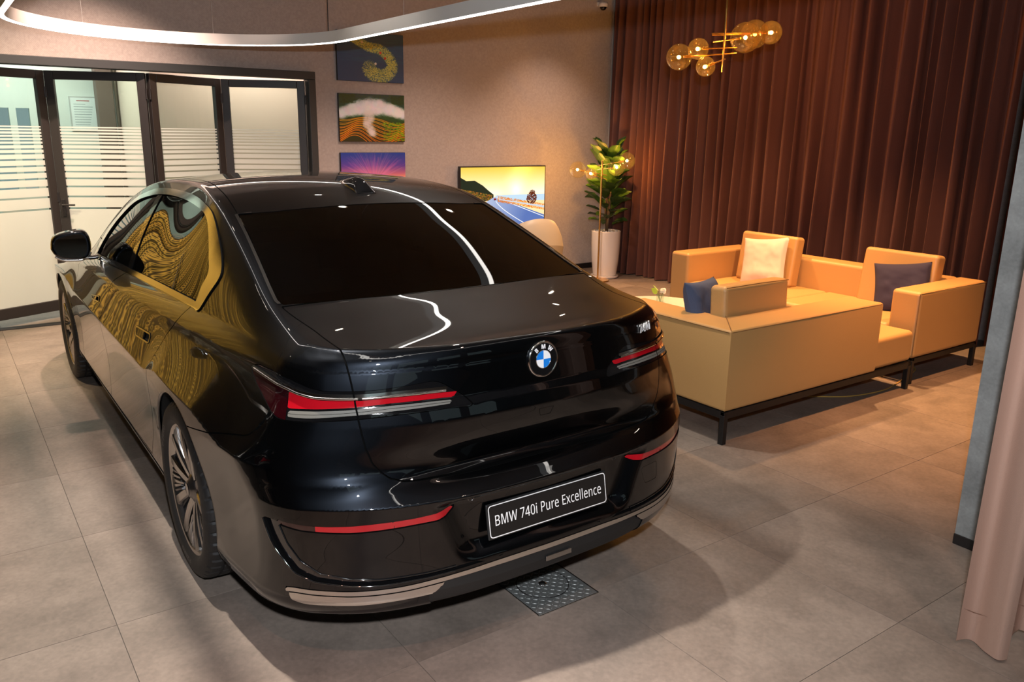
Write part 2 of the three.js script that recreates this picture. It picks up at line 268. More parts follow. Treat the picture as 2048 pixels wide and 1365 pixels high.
// ---------------------------------------------------------------- room shell
const ZW = -5.1, XL = -4.3, XR = 5.95, ZB = 7.4;
{
  // floor: 0.8 m tiles with open joints over a dark bed
  const fl = struct('floor', box(XR - XL + .6, .05, ZB + 8.9), M.grout, 'large grey brown stone-look floor tiles', [(XL + XR) / 2, -.0285, (ZB - 8.3) / 2]);
  const ox = -1.2875, oz = .230, S = .8, variants = [];
  const rt = rng(91);
  for (let k = 0; k < 10; k++) { const g = box(S - .0022, .012, S - .0022), u = g.attributes.uv, p = g.attributes.position, o = [rt(), rt()], fl2 = k % 2; for (let i = 0; i < u.count; i++) { const a = p.getX(i) / 1.7, b = p.getZ(i) / 1.7; u.setXY(i, o[0] + (fl2 ? b : a), o[1] + (fl2 ? a : b)); } variants.push(g); }
  const tints = [0, 1, 2].map(k => std({ map: floorTex, color: lin(1 - .05 * k, .99 - .055 * k, .98 - .06 * k), roughness: .75, roughnessMap: floorRough }));
  const x0 = Math.floor((XL - ox) / S), x1 = Math.ceil((XR - ox) / S), z0 = Math.floor((ZW - .35 - oz) / S), z1 = Math.ceil((ZB - oz) / S);
  let n = 0;
  for (let j = z0; j < z1; j++) for (let i = x0; i < x1; i++) { if (n++ > 290) break; const m = mesh('tile', variants[Math.floor(rt() * 10)], tints[Math.floor(rt() * 3)], fl); m.position.set(ox + (i + .5) * S - fl.position.x, -.006 - fl.position.y, oz + (j + .5) * S - fl.position.z); }
  const W = .15;
  const wallAt = (name, x0, x1, y0, y1, z0, z1, mat, label) => struct(name, mbox(x1 - x0, y1 - y0, z1 - z0), mat, label, [(x0 + x1) / 2, (y0 + y1) / 2, (z0 + z1) / 2]);
  const jx = 1.70, hy = 2.325;
  const back = wallAt('wall_back', jx, XR, 0, CEIL, ZW - W, ZW, M.wall, 'grey brown fabric-covered wall with the pictures');
  const lint = mesh('wall_lintel', mbox(jx - (-2.35), CEIL - hy, W), M.wall, back, [(jx - 2.35) / 2 - back.position.x, (CEIL + hy) / 2 - back.position.y, 0]);
  const wl = mesh('wall_pier', mbox(-2.35 - XL, CEIL, W), M.wall, back, [(-2.35 + XL) / 2 - back.position.x, 0, 0]);
  wallAt('wall_right', XR, XR + W, 0, CEIL, ZW - W, ZB, M.wall, 'wall behind the brown curtain');
  wallAt('wall_left', XL - W, XL, 0, CEIL, ZW - W, ZB, M.darkWall, 'dark showroom side wall');
  // wall behind the camera with a row of windows to the daylight
  const wf = wallAt('wall_front', XL, XR, 2.55, CEIL, ZB, ZB + W, M.wall, 'showroom wall with a row of windows');
  mesh('wall_apron', mbox(XR - XL, 1.0, W), M.wall, wf, [0, .5 - wf.position.y, 0]);
  for (let k = 0; k <= 5; k++) mesh('wall_pier', mbox(.45, 1.55, W), M.wall, wf, [lerp(XL + .225, XR - .225, k / 5) - wf.position.x, 1.775 - wf.position.y, 0]);
  for (let k = 0; k < 5; k++) { const w = struct('window_' + (k + 1), box(1.62, 1.55, .01), M.pane, 'showroom window pane', [lerp(XL + .225, XR - .225, (k + .5) / 5), 1.775, ZB + W / 2]); }
  struct('ceiling', box(XR - XL + .3, .12, ZB - ZW + .3), M.ceiling, 'dark ceiling', [(XL + XR) / 2, CEIL + .06, (ZB + ZW) / 2]);
  struct('baseboard_back', rbox(XR - jx, .07, .015, .004), M.black, 'black skirting under the picture wall', [(XR + jx) / 2, .035, ZW + .0075]);
  struct('trim_1', rbox(.012, CEIL, .012, .002), M.alu, 'thin pale corner profile beside the brown curtain', [5.765, CEIL / 2, ZW + .008]);
  // short partition on the right, fair-faced grey
  const part = struct('wall_partition', mbox(.22, CEIL, 3.6), M.concrete, 'grey concrete-finish partition', [1.905 + .11, CEIL / 2, 1.632 + 1.8]);
  struct('baseboard_partition', rbox(.228, .05, 3.606, .003), M.black, 'dark skirting of the grey partition', [1.905 + .11, .025, 1.632 + 1.8]);
}
// ---------------------------------------------------------------- folding glass doors and the corridor behind
{
  const fr = struct('door_1', rbox(4.05, .075, .14, .006), M.header, 'dark frame head of the folding glass doors', [(1.70 - 2.35) / 2, 2.288, ZW + .01]);
  mesh('door_jamb', rbox(.075, 2.25, .14, .006), M.header, fr, [1.6625 - fr.position.x, 1.125 - fr.position.y, 0]);
  mesh('door_jamb', rbox(.075, 2.25, .14, .006), M.header, fr, [-2.3125 - fr.position.x, 1.125 - fr.position.y, 0]);
  mesh('door_threshold', rbox(3.9, .012, .10, .003), M.black, fr, [0, .004 - fr.position.y, -.02]);
  const pts = [[1.62, -5.10], [.864, -5.44], [.108, -5.10], [-.680, -5.46], [-1.46, -5.10], [-2.24, -5.44]];
  const gaps = [1.752, 1.736, 1.710, 1.681, 1.654, 1.626, 1.595, 1.555, 1.516, 1.463, 1.406, 1.352, 1.292, 1.218, 1.127, 1.02];
  const labels = ['folding glass door leaf next to the frame jamb by the pictures', 'folding glass door leaf second from the jamb, before the beige wall', 'folding glass door leaf with black lever handle', 'folding glass door leaf behind the wing mirror of the car', 'folding glass door leaf farthest from the pictures'];
  for (let k = 0; k < 5; k++) {
    const [ax, az] = pts[k], [bx, bz] = pts[k + 1], L = Math.hypot(bx - ax, bz - az) - .02, yaw = Math.atan2(-(ax - bx), -(az - bz)) - Math.PI / 2;
    const g = thing('folding_door', labels[k], 'door', [(ax + bx) / 2, 0, (az + bz) / 2], Math.atan2(-(ax - bx === 0 ? 0 : (az - bz)), (ax - bx)), 'folding door leaves');
    const st = .075, y0 = .07, y1 = 2.235, H = y1 - y0;
    for (const s of [-1, 1]) mesh('stile', rbox(st, H, .05, .005), M.frame, g, [s * (L / 2 - st / 2), (y0 + y1) / 2, 0]);
    mesh('top_rail', rbox(L - 2 * st, st, .05, .005), M.frame, g, [0, y1 - st / 2, 0]);
    mesh('bottom_rail', rbox(L - 2 * st, .10, .05, .005), M.frame, g, [0, y0 + .05, 0]);
    const gw = L - 2 * st, gb = y0 + .10, gt = y1 - st;
    mesh('pane', box(gw, gt - gb, .006), M.pane, g, [0, (gb + gt) / 2, 0]);
    for (let i = 0; i < gaps.length; i++) { const top = gaps[i] - (i ? .0065 + .0004 * i : 0), bot = i + 1 < gaps.length ? gaps[i + 1] + .0045 : gb; const h = top - bot; if (h < .004) continue; mesh('frosted_band', box(gw, h, .0008), M.frost, g, [0, (top + bot) / 2, .0040]); }
    for (const s of [-1, 1]) for (const y of [.25, 1.12, 2.05]) { mesh('hinge', new THREE.CylinderGeometry(.010, .010, .09, 10), M.black, g, [s * (L / 2 + .004), y, .026]); }
    if (k === 2) { const h = mesh('door_handle', mergeGeometries([rbox(.028, .16, .012, .004).toNonIndexed(), rod([0, .03, 0], [0, .03, .05], .008).toNonIndexed(), rod([0, .03, .05], [.11, .03, .05], .008).toNonIndexed()].map(q => { q.deleteAttribute('uv'); return q; })), M.black, g, [-(L / 2 - .04), 1.02, .028]); h.userData.label = 'black lever handle'; }
  }
  // corridor beyond
  const cf = struct('wall_corridor_far', mbox(4.2, 3.2, .1), M.corrWall, 'pale corridor wall beyond the glass doors', [-.95, 2.6, -8.05]);
  const cw = mesh('wall_apron', mbox(4.2, 1.0, .1), M.corrWall, cf, [0, -2.1, 0]);
  cf.geometry = mbox(4.2, 1.25, .1); cf.position.y = 2.575;
  for (const [x0, x1] of [[-3.05, -2.1], [-1.55, -1.42], [-.79, -.72], [-.585, 1.15]]) mesh('wall_pier', mbox(x1 - x0, .95, .1), M.corrWall, cf, [(x0 + x1) / 2 + .95, 1.475 - 2.575, 0]);
  cw.position.y = .5 - 2.575;
  for (const [x0, x1] of [[-2.1, -1.55], [-1.42, -.79], [-.72, -.585]]) struct('window_' + (6 + [-2.1, -1.42, -.72].indexOf(x0)), box(x1 - x0, .95, .01), M.pane, 'corridor window', [(x0 + x1) / 2, 1.475, -8.05]);
  struct('wall_corridor_side', mbox(.12, 3.2, 1.98), M.corrBeige, 'beige return wall in the corridor', [.40, 1.6, -7.05]);
  struct('wall_corridor_near', mbox(2.36, 3.2, .1), M.corrBeige, 'plain beige wall close behind the glass doors', [1.50, 1.6, -6.0]);
  struct('wall_corridor_end', mbox(.1, 3.2, 2.9), M.corrWall, 'corridor end wall', [-3.0, 1.6, -6.6]);
  struct('ceiling_corridor', box(5.6, .1, 3.0), M.white, 'white corridor ceiling', [-.25, 3.2, -6.6]);
  struct('column_corridor', rbox(.18, 3.1, .18, .008), M.corrPost, 'brown steel column in the corridor', [.185, 1.55, -7.8]);
  const nb = thing('notice_board', 'framed white notice sheet on the corridor wall', 'notice', [-.02, 1.9, -7.985]);
  mesh('board_frame', rbox(.30, .40, .02, .004), M.alu, nb); mesh('sheet', new THREE.PlaneGeometry(.27, .37), std({ map: canvasTex(128, 176, (g, w, h) => { g.fillStyle = '#e8ebea'; g.fillRect(0, 0, w, h); g.fillStyle = '#9aa3a3'; for (let i = 0; i < 9; i++) g.fillRect(14, 34 + i * 14, 60 + (i * 37 % 40), 3); g.fillStyle = '#b05a5a'; g.fillRect(30, 14, 66, 5); }), roughness: .8 }), nb, [0, 0, .0112]);
  const cl = single('corridor_light', rbox(1.2, .03, .3, .01), std({ color: lin(1, 1, 1), emissive: lin(.9, 1, .92), emissiveIntensity: 4 }), 'white ceiling light panel in the corridor', 'light', [-.9, 3.13, -6.9]);
  const ra = new THREE.RectAreaLight(new THREE.Color(.93, 1, .9), 75, 1.2, .3); ra.position.set(-.9, 3.11, -6.9); ra.rotation.x = -Math.PI / 2; scene.add(ra);
  const cl2 = single('corridor_light', rbox(.8, .03, .25, .01), std({ color: lin(1, 1, 1), emissive: lin(1, .9, .78), emissiveIntensity: 4 }), 'warm ceiling light panel before the beige corridor wall', 'light', [1.35, 3.13, -5.65]);
  const rb = new THREE.RectAreaLight(new THREE.Color(1, .88, .80), 100, .8, .25); rb.position.set(1.35, 3.11, -5.65); rb.rotation.x = -Math.PI / 2; scene.add(rb);
}
// ---------------------------------------------------------------- ceiling spots
{
  SPOTS.forEach(([x, z, I, col, half, tx, tz, where], k) => {
    const g = thing('ceiling_spot', 'round recessed ceiling spot ' + where, 'spotlight', [x, CEIL, z], 0, 'ceiling spots');
    mesh('spot_ring', lathe([[.046, 0], [.062, 0], [.062, -.008], [.05, -.012], [.046, -.004]]), M.white, g);
    mesh('spot_lamp', new THREE.CylinderGeometry(.040, .040, .006, 24), M.spotGlow, g, [0, -.001, 0]);
    const l = new THREE.SpotLight(col, I, 0, half, .55, 2); l.position.set(x, CEIL - .03, z); l.target.position.set(tx, 0, tz); l.castShadow = true; l.shadow.radius = 2; scene.add(l); scene.add(l.target);
  });
}
// ---------------------------------------------------------------- racetrack ring lamp over the car
{
  const g = thing('ring_lamp', 'long racetrack-shaped white LED ring lamp hung over the car on wires', 'lamp', [.05, 2.45, -1.0]);
  const r = 1.17, hl = 2.2, path = [], N = 40;
  for (let i = 0; i <= N; i++) { const a = Math.PI * i / N; path.push([Math.cos(a) * r, -hl - Math.sin(a) * r]); }
  for (let i = 0; i <= N; i++) { const a = Math.PI + Math.PI * i / N; path.push([Math.cos(a) * r, hl - Math.sin(a) * r]); }
  path.push(path[0]);
  const ribbon = (prof) => { const P = [], I = [], m = prof.length; path.forEach(([x, z], i) => { const a = path[(i + path.length - 2) % (path.length - 1)], b = path[(i + 1) % (path.length - 1)]; let tx = b[0] - a[0], tz = b[1] - a[1]; const l = Math.hypot(tx, tz); const nx = -tz / l, nz = tx / l; for (const [o, y] of prof) P.push(x - nx * o * -1, y, z - nz * o * -1); }); for (let i = 0; i < path.length - 1; i++) for (let k = 0; k < m - 1; k++) { const q = i * m + k; I.push(q, q + m, q + 1, q + 1, q + m, q + m + 1); } const ge = new THREE.BufferGeometry(); ge.setAttribute('position', new THREE.Float32BufferAttribute(P, 3)); ge.setIndex(I); return toCreasedNormals(ge, .5); };
  mesh('ring_housing', ribbon([[-.018, 0], [-.020, .002], [-.020, .085], [.020, .085], [.020, .002], [.018, 0]]), M.white, g);
  mesh('led_strip', ribbon([[-.018, .001], [-.016, -.006], [.016, -.006], [.018, .001]]), M.ledGlow, g);
  for (const [x, z] of [[-1.12, -2.55], [-.55, -3.23], [.45, -3.27], [1.17, -1.2], [1.17, 1.6], [-1.17, 1.6]]) mesh('hanging_wire', rod([x, .07, z], [x, CEIL - 2.45, z], .0012, 6), M.alu, g);
  mesh('power_cable', rod([1.14, .07, -2.45], [1.14, CEIL - 2.45, -2.45], .004, 8), M.black, g);
  const seg = (x, z, len, yaw) => { const l = new THREE.RectAreaLight(new THREE.Color(1, .95, .88), 3.6, len, .036); l.position.set(.05 + x, 2.442, -1.0 + z); l.rotation.order = 'YXZ'; l.rotation.set(-Math.PI / 2, yaw, 0); scene.add(l); };
  for (const s of [-1, 1]) seg(s * r, 0, 2 * hl, Math.PI / 2);
  for (const s of [-1, 1]) for (let k = 0; k < 6; k++) { const a = Math.PI * (k + .5) / 6; seg(Math.cos(a) * r, s * (hl + Math.sin(a) * r), r * Math.PI / 6, s > 0 ? -a + Math.PI / 2 : a - Math.PI / 2); }
}
// ---------------------------------------------------------------- soft shapes
function pillowGeo(w, h, t, seed) {          // square scatter cushion, pointed corners
  const n = 28, P = [], U = [], I = [], r = fbm(seed, 4, 3);
  for (const s of [1, -1]) for (let j = 0; j <= n; j++) for (let i = 0; i <= n; i++) {
    const u = i / n * 2 - 1, v = j / n * 2 - 1, e = Math.pow(Math.max(0, (1 - u * u * u * u) * (1 - v * v * v * v)), .55), pinch = 1 - .07 * (1 - u * u) * v * v - .0, pin2 = 1 - .07 * (1 - v * v) * u * u;
    P.push(u * w / 2 * pin2, v * h / 2 * pinch, s * (t / 2 * e + (e > 0 ? (r(i / n, j / n) - .5) * .028 * e : 0))); U.push(i / n, j / n);
  }
  const m = n + 1; for (let k = 0; k < 2; k++) for (let j = 0; j < n; j++) for (let i = 0; i < n; i++) { const a = k * m * m + j * m + i; if (k === 0) I.push(a, a + 1, a + m, a + 1, a + m + 1, a + m); else I.push(a, a + m, a + 1, a + 1, a + m, a + m + 1); }
  const g = new THREE.BufferGeometry(); g.setAttribute('position', new THREE.Float32BufferAttribute(P, 3)); g.setAttribute('uv', new THREE.Float32BufferAttribute(U, 2)); g.setIndex(I); g.computeVertexNormals(); return g;
}
function padGeo(w, h, d, r = .03, puff = .012) {   // upholstered block, gently swollen, uv in metres
  const g = new RoundedBoxGeometry(w, h, d, 6, r), p = g.attributes.position, u = g.attributes.uv, n = g.attributes.normal;
  for (let i = 0; i < p.count; i++) { const x = p.getX(i), y = p.getY(i), z = p.getZ(i), a = 1 - (2 * x / w) ** 2, b = 1 - (2 * y / h) ** 2, c = 1 - (2 * z / d) ** 2; const nx = Math.abs(n.getX(i)), ny = Math.abs(n.getY(i)), nz = Math.abs(n.getZ(i)); u.setXY(i, nx > .6 ? z : x, ny > .6 ? z : y); p.setXYZ(i, x + Math.sign(x) * puff * nx * Math.max(0, b * c), y + Math.sign(y) * puff * ny * Math.max(0, a * c), z + Math.sign(z) * puff * nz * Math.max(0, a * b)); }
  return g;
}
const piping = (pts) => new THREE.TubeGeometry(new THREE.CatmullRomCurve3(pts.map(p => V3(...p)), false, 'catmullrom', .05), pts.length * 10, .0028, 6);
// ---------------------------------------------------------------- sofas
const lean = (tilt, turn, roll) => new THREE.Quaternion().setFromAxisAngle(V3(0, 0, 1), -tilt).multiply(new THREE.Quaternion().setFromAxisAngle(V3(0, 1, 0), turn)).multiply(new THREE.Quaternion().setFromAxisAngle(V3(0, 0, 1), roll));
{
  // near sofa: back along z = .27, low arm towards the car, open seat at the other end
  const x0 = 1.945, x1 = 3.48, xe = 3.96, zb = .27, zf = -.70, yb = .205, yt = .69, T = .27;
  const s = thing('leather_sofa', 'tan leather sofa with its back to the room, low arm beside the car boot', 'sofa', [2.95, 0, -.2]);
  const at = (x, y, z) => [x - 2.95, y, z + .2];
  { const bv = .018, S = new THREE.Shape(), q = [[x0, -zb], [x1, -zb], [x1, -(zb - T)], [x0 + T, -(zb - T)], [x0 + T, -zf], [x0, -zf]], cx = 2.95, cz = -.2; const ins = [[1, 1], [-1, 1], [-1, -1], [-1, -1], [-1, -1], [1, -1]];
    q.forEach(([x, y], i) => { const X = x - cx + ins[i][0] * bv, Y = y + cz + ins[i][1] * bv; i ? S.lineTo(X, Y) : S.moveTo(X, Y); });
    const g = new THREE.ExtrudeGeometry(S, { depth: yt - yb - 2 * bv, bevelEnabled: true, bevelThickness: bv, bevelSize: bv, bevelSegments: 5 }); g.rotateX(-Math.PI / 2); g.translate(0, yb + bv, 0);
    mesh('backrest', toCreasedNormals(g, .6), M.leather, s).userData.label = 'low back and arm in one piece'; }
  mesh('seat', padGeo(xe - x1 + .02, .225, zb - zf - .02, .035, .012), M.leather, s, at((x1 + xe) / 2, .318, (zb - .01 + zf) / 2)).userData.label = 'open seat end without back';
  mesh('seat', padGeo((x1 - x0 - T) / 2, .225, zb - T - zf, .035, .014), M.leather, s, at(x0 + T + (x1 - x0 - T) / 4, .318, (zb - T + zf) / 2));
  mesh('seat', padGeo((x1 - x0 - T) / 2, .225, zb - T - zf, .035, .014), M.leather, s, at(x0 + T + (x1 - x0 - T) * 3 / 4, .318, (zb - T + zf) / 2));
  mesh('seam', piping([at(x0 + .012, yt - .012, zb - .003), at((x0 + x1) / 2, yt - .009, zb + .001), at(x1 - .012, yt - .012, zb - .003)]), M.seam, s);
  mesh('seam', piping([at(x0 - .001, yt - .012, zb - .012), at(x0 - .004, yt - .010, -.2), at(x0 - .001, yt - .012, zf + .01)]), M.seam, s);
  mesh('seam', piping([at(x0 + .004, yt - .012, zb - .004), at(x0 + .003, (yt + yb) / 2, zb - .003), at(x0 + .006, yb + .01, zb - .006)]), M.seam, s);
  mesh('seam', piping([at(x0 + .01, yt + .001, zb - .01), at(x0 + T, yt + .003, zb - T)]), M.seam, s);
  const frameY = .175; for (const [a, b] of [[[x0 + .02, zb - .02], [xe - .02, zb - .02]], [[x0 + .02, zf + .02], [xe - .02, zf + .02]], [[x0 + .02, zb - .02], [x0 + .02, zf + .02]], [[xe - .02, zb - .02], [xe - .02, zf + .02]]]) { const dx = Math.abs(a[0] - b[0]), dz = Math.abs(a[1] - b[1]); mesh('base_rail', rbox(dx + .03, .045, dz + .03, .003), M.darkSteel, s, at((a[0] + b[0]) / 2, frameY + .005, (a[1] + b[1]) / 2)); }
  for (const x of [x0 + .02, xe - .02]) for (const z of [zb - .02, zf + .02]) mesh('leg', rbox(.035, .18, .035, .003), M.darkSteel, s, at(x, .09, z));
  mesh('back_cushion', padGeo(.62, .42, .13, .03, .01), M.leather, s, at(2.53, .655, -.075)).rotation.x = -.06;
  mesh('seam', piping([at(2.232, .86, -.022), at(2.53, .866, -.014), at(2.83, .86, -.022)]), M.seam, s);
  single('scatter_cushion', pillowGeo(.44, .42, .14, 5), M.pillowBlue, 'grey blue scatter cushion behind the tan back cushion', 'cushion', [2.31, .665, -.245], [-.30, .30, .05]);
}
{
  // far sofa along the curtain
  const xf = 4.05, xb = 5.02, z0 = -2.22, z1 = .22, yb = .195, yt = .69, T = .22;
  const s = thing('leather_sofa', 'long tan leather sofa set along the brown curtain, two loose back cushions', 'sofa', [4.5, 0, -1.0]);
  const at = (x, y, z) => [x - 4.5, y, z + 1.0];
  mesh('armrest', padGeo(xb - xf, yt - yb, T, .03, .006), M.leather, s, at((xf + xb) / 2, (yt + yb) / 2, z1 - T / 2));
  mesh('armrest', padGeo(xb - xf, yt - yb, T, .03, .006), M.leather, s, at((xf + xb) / 2, (yt + yb) / 2, z0 + T / 2));
  mesh('backrest', padGeo(T, yt - yb - .004, z1 - z0 - 2 * T + .01, .03, .004), M.leather, s, at(xb - T / 2, (yt + yb) / 2, (z0 + z1) / 2));
  const L = (z1 - z0 - 2 * T) / 2; for (const k of [0, 1]) mesh('seat', padGeo(xb - T - xf, .225, L, .035, .014), M.leather, s, at((xf + xb - T) / 2, .312, z0 + T + L * (k + .5)));
  mesh('seam', piping([at(xf + .01, yt - .012, z1 - .003), at(4.5, yt - .009, z1 + .001), at(xb - .012, yt - .012, z1 - .003)]), M.seam, s);
  mesh('seam', piping([at(xf + .003, yt - .012, z1 - .006), at(xf + .002, .45, z1 - .005), at(xf + .004, yb + .01, z1 - .006)]), M.seam, s);
  for (const [zc, w] of [[-1.60, .62], [-.32, .62]]) { const c = mesh('back_cushion', padGeo(.13, .46, w, .03, .01), M.leather, s, at(4.715, .645, zc)); c.rotation.z = -.14; }
  for (const [a, b] of [[[xf + .03, z0 + .02], [xf + .03, z1 - .02]], [[xb - .02, z0 + .02], [xb - .02, z1 - .02]], [[xf + .03, z0 + .02], [xb - .02, z0 + .02]], [[xf + .03, z1 - .02], [xb - .02, z1 - .02]]]) { const dx = Math.abs(a[0] - b[0]), dz = Math.abs(a[1] - b[1]); mesh('base_rail', rbox(dx + .03, .04, dz + .03, .003), M.darkSteel, s, at((a[0] + b[0]) / 2, .175, (a[1] + b[1]) / 2)); }
  for (const x of [xf + .03, xb - .02]) for (const z of [z0 + .02, z1 - .02]) mesh('leg', rbox(.035, .18, .035, .003), M.darkSteel, s, at(x, .09, z));
  single('scatter_cushion', pillowGeo(.44, .46, .13, 8), M.pillowWhite, 'pale pink scatter cushion leaning on a tan back cushion', 'cushion', [4.545, .635, -1.53]).quaternion.copy(lean(.30, -1.42, .16));
  single('scatter_cushion', pillowGeo(.42, .40, .13, 12), M.pillowNavy, 'dark navy scatter cushion by the sofa arm', 'cushion', [4.545, .615, -.20]).quaternion.copy(lean(.34, -1.25, .24));
}
// ---------------------------------------------------------------- coffee table, vase
{
  const t = thing('coffee_table', 'low round white coffee table between the sofas', 'table', [3.12, 0, -1.42]);
  mesh('table_top', lathe([[0, .375], [.40, .375], [.415, .382], [.418, .39], [.415, .398], [.405, .402], [0, .402]], 64), M.tableTop, t);
  mesh('table_base', lathe([[.02, .375], [.03, .36], [.03, .02], [.2, .012], [.21, .0], [0, 0]]), M.darkSteel, t);
  const v = thing('flower_vase', 'small glass vase with an anthurium and a white flower on the coffee table', 'vase', [3.19, .402, -1.50]);
  mesh('vase_glass', lathe([[.001, 0], [.030, 0], [.032, .004], [.034, .075], [.032, .075], [.030, .006], [.001, .005]]), M.pane, v);
  mesh('stem', mergeGeometries([rod([0, .008, 0], [-.03, .11, .01], .002, 6), rod([.005, .008, 0], [.035, .09, -.005], .002, 6), rod([0, .008, .005], [-.05, .095, .015], .002, 6)]), M.leaf, v);
  const sp = new THREE.Shape(); sp.moveTo(0, 0); sp.bezierCurveTo(.03, .01, .035, .05, 0, .075); sp.bezierCurveTo(-.035, .05, -.03, .01, 0, 0);
  for (const [x, y, z, a, b] of [[-.03, .108, .01, -1.1, .8], [-.05, .092, .015, -1.2, 1.6]]) { const q = mesh('spathe', new THREE.ExtrudeGeometry(sp, { depth: .0015, bevelEnabled: false, curveSegments: 8 }), std({ color: lin(.42, .60, .06), roughness: .35 }), v, [x, y, z]); q.rotation.set(a, b, 0); q.userData.label = 'yellow green spathe'; }
  const rr = rng(4); const pg = []; for (let k = 0; k < 16; k++) { const g = new THREE.SphereGeometry(.014, 8, 6); g.scale(1, .45, 1); g.rotateX(rr() * 3); g.rotateY(rr() * 6); g.translate(.035 + (rr() - .5) * .035, .095 + (rr() - .3) * .03, (rr() - .5) * .035); pg.push(g); }
  mesh('blossom', mergeGeometries(pg), M.pot, v).userData.label = 'white blossom';
}
// ---------------------------------------------------------------- tub chair by the screen
{
  const c = thing('tub_chair', 'cream leather tub chair standing before the television', 'armchair', [3.50, 0, -3.80], -.15);
  const P = [], I = [], U = [], n = 36, m = 14; // curved shell, thick, higher at the back
  const ringPt = (t, side) => { const a = lerp(-2.15, 2.15, t), h = .47 + .44 * Math.pow(Math.max(0, Math.cos(a / 2.0)), 1.9); return [a, h]; };
  for (let i = 0; i <= n; i++) { const t = i / n, [a, h] = ringPt(t); for (let k = 0; k <= m; k++) { const b = k / m * Math.PI * 2, th = .055, cy = Math.cos(b), sy = Math.sin(b); const yy = (h + .36) / 2 + sy * (h - .36) / 2, rr2 = .29 + cy * th * (1 - .3 * sy) + .03 * (yy - .4) + .045 * (1 - sy * sy); P.push(Math.sin(a) * rr2, yy, Math.cos(a) * rr2); U.push(t, k / m); } }
  for (let i = 0; i < n; i++) for (let k = 0; k < m; k++) { const q = i * (m + 1) + k; I.push(q, q + m + 1, q + 1, q + 1, q + m + 1, q + m + 2); }
  for (const e of [0, n]) for (let k = 1; k < m - 1; k++) { const q = e * (m + 1); I.push(q, q + k, q + k + 1); }
  const g = new THREE.BufferGeometry(); g.setAttribute('position', new THREE.Float32BufferAttribute(P, 3)); g.setAttribute('uv', new THREE.Float32BufferAttribute(U, 2)); g.setIndex(I); g.computeVertexNormals();
  mesh('backrest', g, M.cream, c); mesh('seat', padGeo(.50, .14, .48, .06, .02), M.cream, c, [0, .42, -.02]);
  for (const [x, z] of [[.2, .2], [-.2, .2], [.2, -.2], [-.2, -.2]]) mesh('leg', rod([x * .8, .37, z * .8], [x * 1.15, 0, z * 1.15], .013), M.redLeg, c);
}
// ---------------------------------------------------------------- curtains
function curtainGeo(len, h, folds, amp, seed, top = 1) {
  const r = rng(seed), nx = folds * 14, ny = 26, P = [], U = [], I = [], ph = []; let acc = 0; const w = Array.from({ length: folds }, () => .6 + r() * .9); const sum = w.reduce((a, b) => a + b); const cum = [0]; w.forEach(v => cum.push(acc += v / sum)); const am = w.map(() => .55 + r() * .6), sk = w.map(() => (r() - .5) * .8);
  for (let j = 0; j <= ny; j++) for (let i = 0; i <= nx; i++) {
    const t = i / nx, v = j / ny; let f = 0; while (f < folds - 1 && cum[f + 1] < t) f++; const lt = (t - cum[f]) / (cum[f + 1] - cum[f]);
    const s = Math.sin(lt * Math.PI * 2), fine = Math.sin(t * folds * 31) * .06 * v, A = amp * am[f] * lerp(1.05, .55, v * top) * (1 + .25 * Math.sin(v * 3 + f));
    P.push(s * A + Math.sin(lt * Math.PI * 4 + sk[f] * 3) * A * .22 + fine * amp, v * h, t * len + Math.sin(lt * Math.PI * 2 + 1.57) * sk[f] * .018 + Math.sin(v * 2.1 + f * 1.7) * .012); U.push(t * len, v * h);
  }
  for (let j = 0; j < ny; j++) for (let i = 0; i < nx; i++) { const a = j * (nx + 1) + i; I.push(a, a + 1, a + nx + 1, a + 1, a + nx + 2, a + nx + 1); }
  const g = new THREE.BufferGeometry(); g.setAttribute('position', new THREE.Float32BufferAttribute(P, 3)); g.setAttribute('uv', new THREE.Float32BufferAttribute(U, 2)); g.setIndex(I); g.computeVertexNormals(); return g;
}
{
  const c1 = thing('brown_curtain', 'long chocolate brown curtain in deep folds behind the sofas', 'curtain', [5.66, .012, -4.95]);
  mesh('drape', curtainGeo(4.9, 3.45, 34, .105, 31), M.drape, c1); mesh('curtain_rail', rbox(.04, .03, 4.9, .006), M.black, c1, [.0, 3.47, 2.45]);
  const c2 = thing('brown_curtain', 'end of the chocolate brown curtain running behind the grey partition', 'curtain', [5.68, .012, -.03]);
  mesh('drape', curtainGeo(3.6, 3.45, 25, .105, 47), M.drape, c2); mesh('curtain_rail', rbox(.04, .03, 3.6, .006), M.black, c2, [0, 3.47, 1.8]);
}
{
  // rose curtain hung close by on the right: two panels seen from the side
  const mk = (pos, len, folds, seed, label, turn, amp) => { const c = thing('rose_curtain', label, 'curtain', pos, turn); const g = curtainGeo(len, 3.1, folds, amp, seed, .4); mesh('drape', g, M.drapePink, c); mesh('hem', rod([.004, .13, 0], [.004, .13, len], .0012, 5), M.drapePink, c); };
  mk([1.165, .012, 2.02], .16, 1, 5, 'front edge panel of the dusty rose curtain reaching the floor beside the partition', .25, .03);
  mk([1.30, .045, 2.14], .85, 4, 9, 'dusty rose curtain panel hanging behind the front edge panel', .55, .05);
}
{
  const c = thing('mustard_curtain', 'mustard yellow chain-knit curtain standing beside the folding doors', 'curtain', [-1.58, .03, -4.95], -Math.PI / 2);
  mesh('drape', curtainGeo(2.2, 2.9, 22, .035, 77), M.mustard, c); mesh('curtain_rail', rbox(.04, .03, 2.2, .006), M.black, c, [0, 2.92, 1.1]);
}
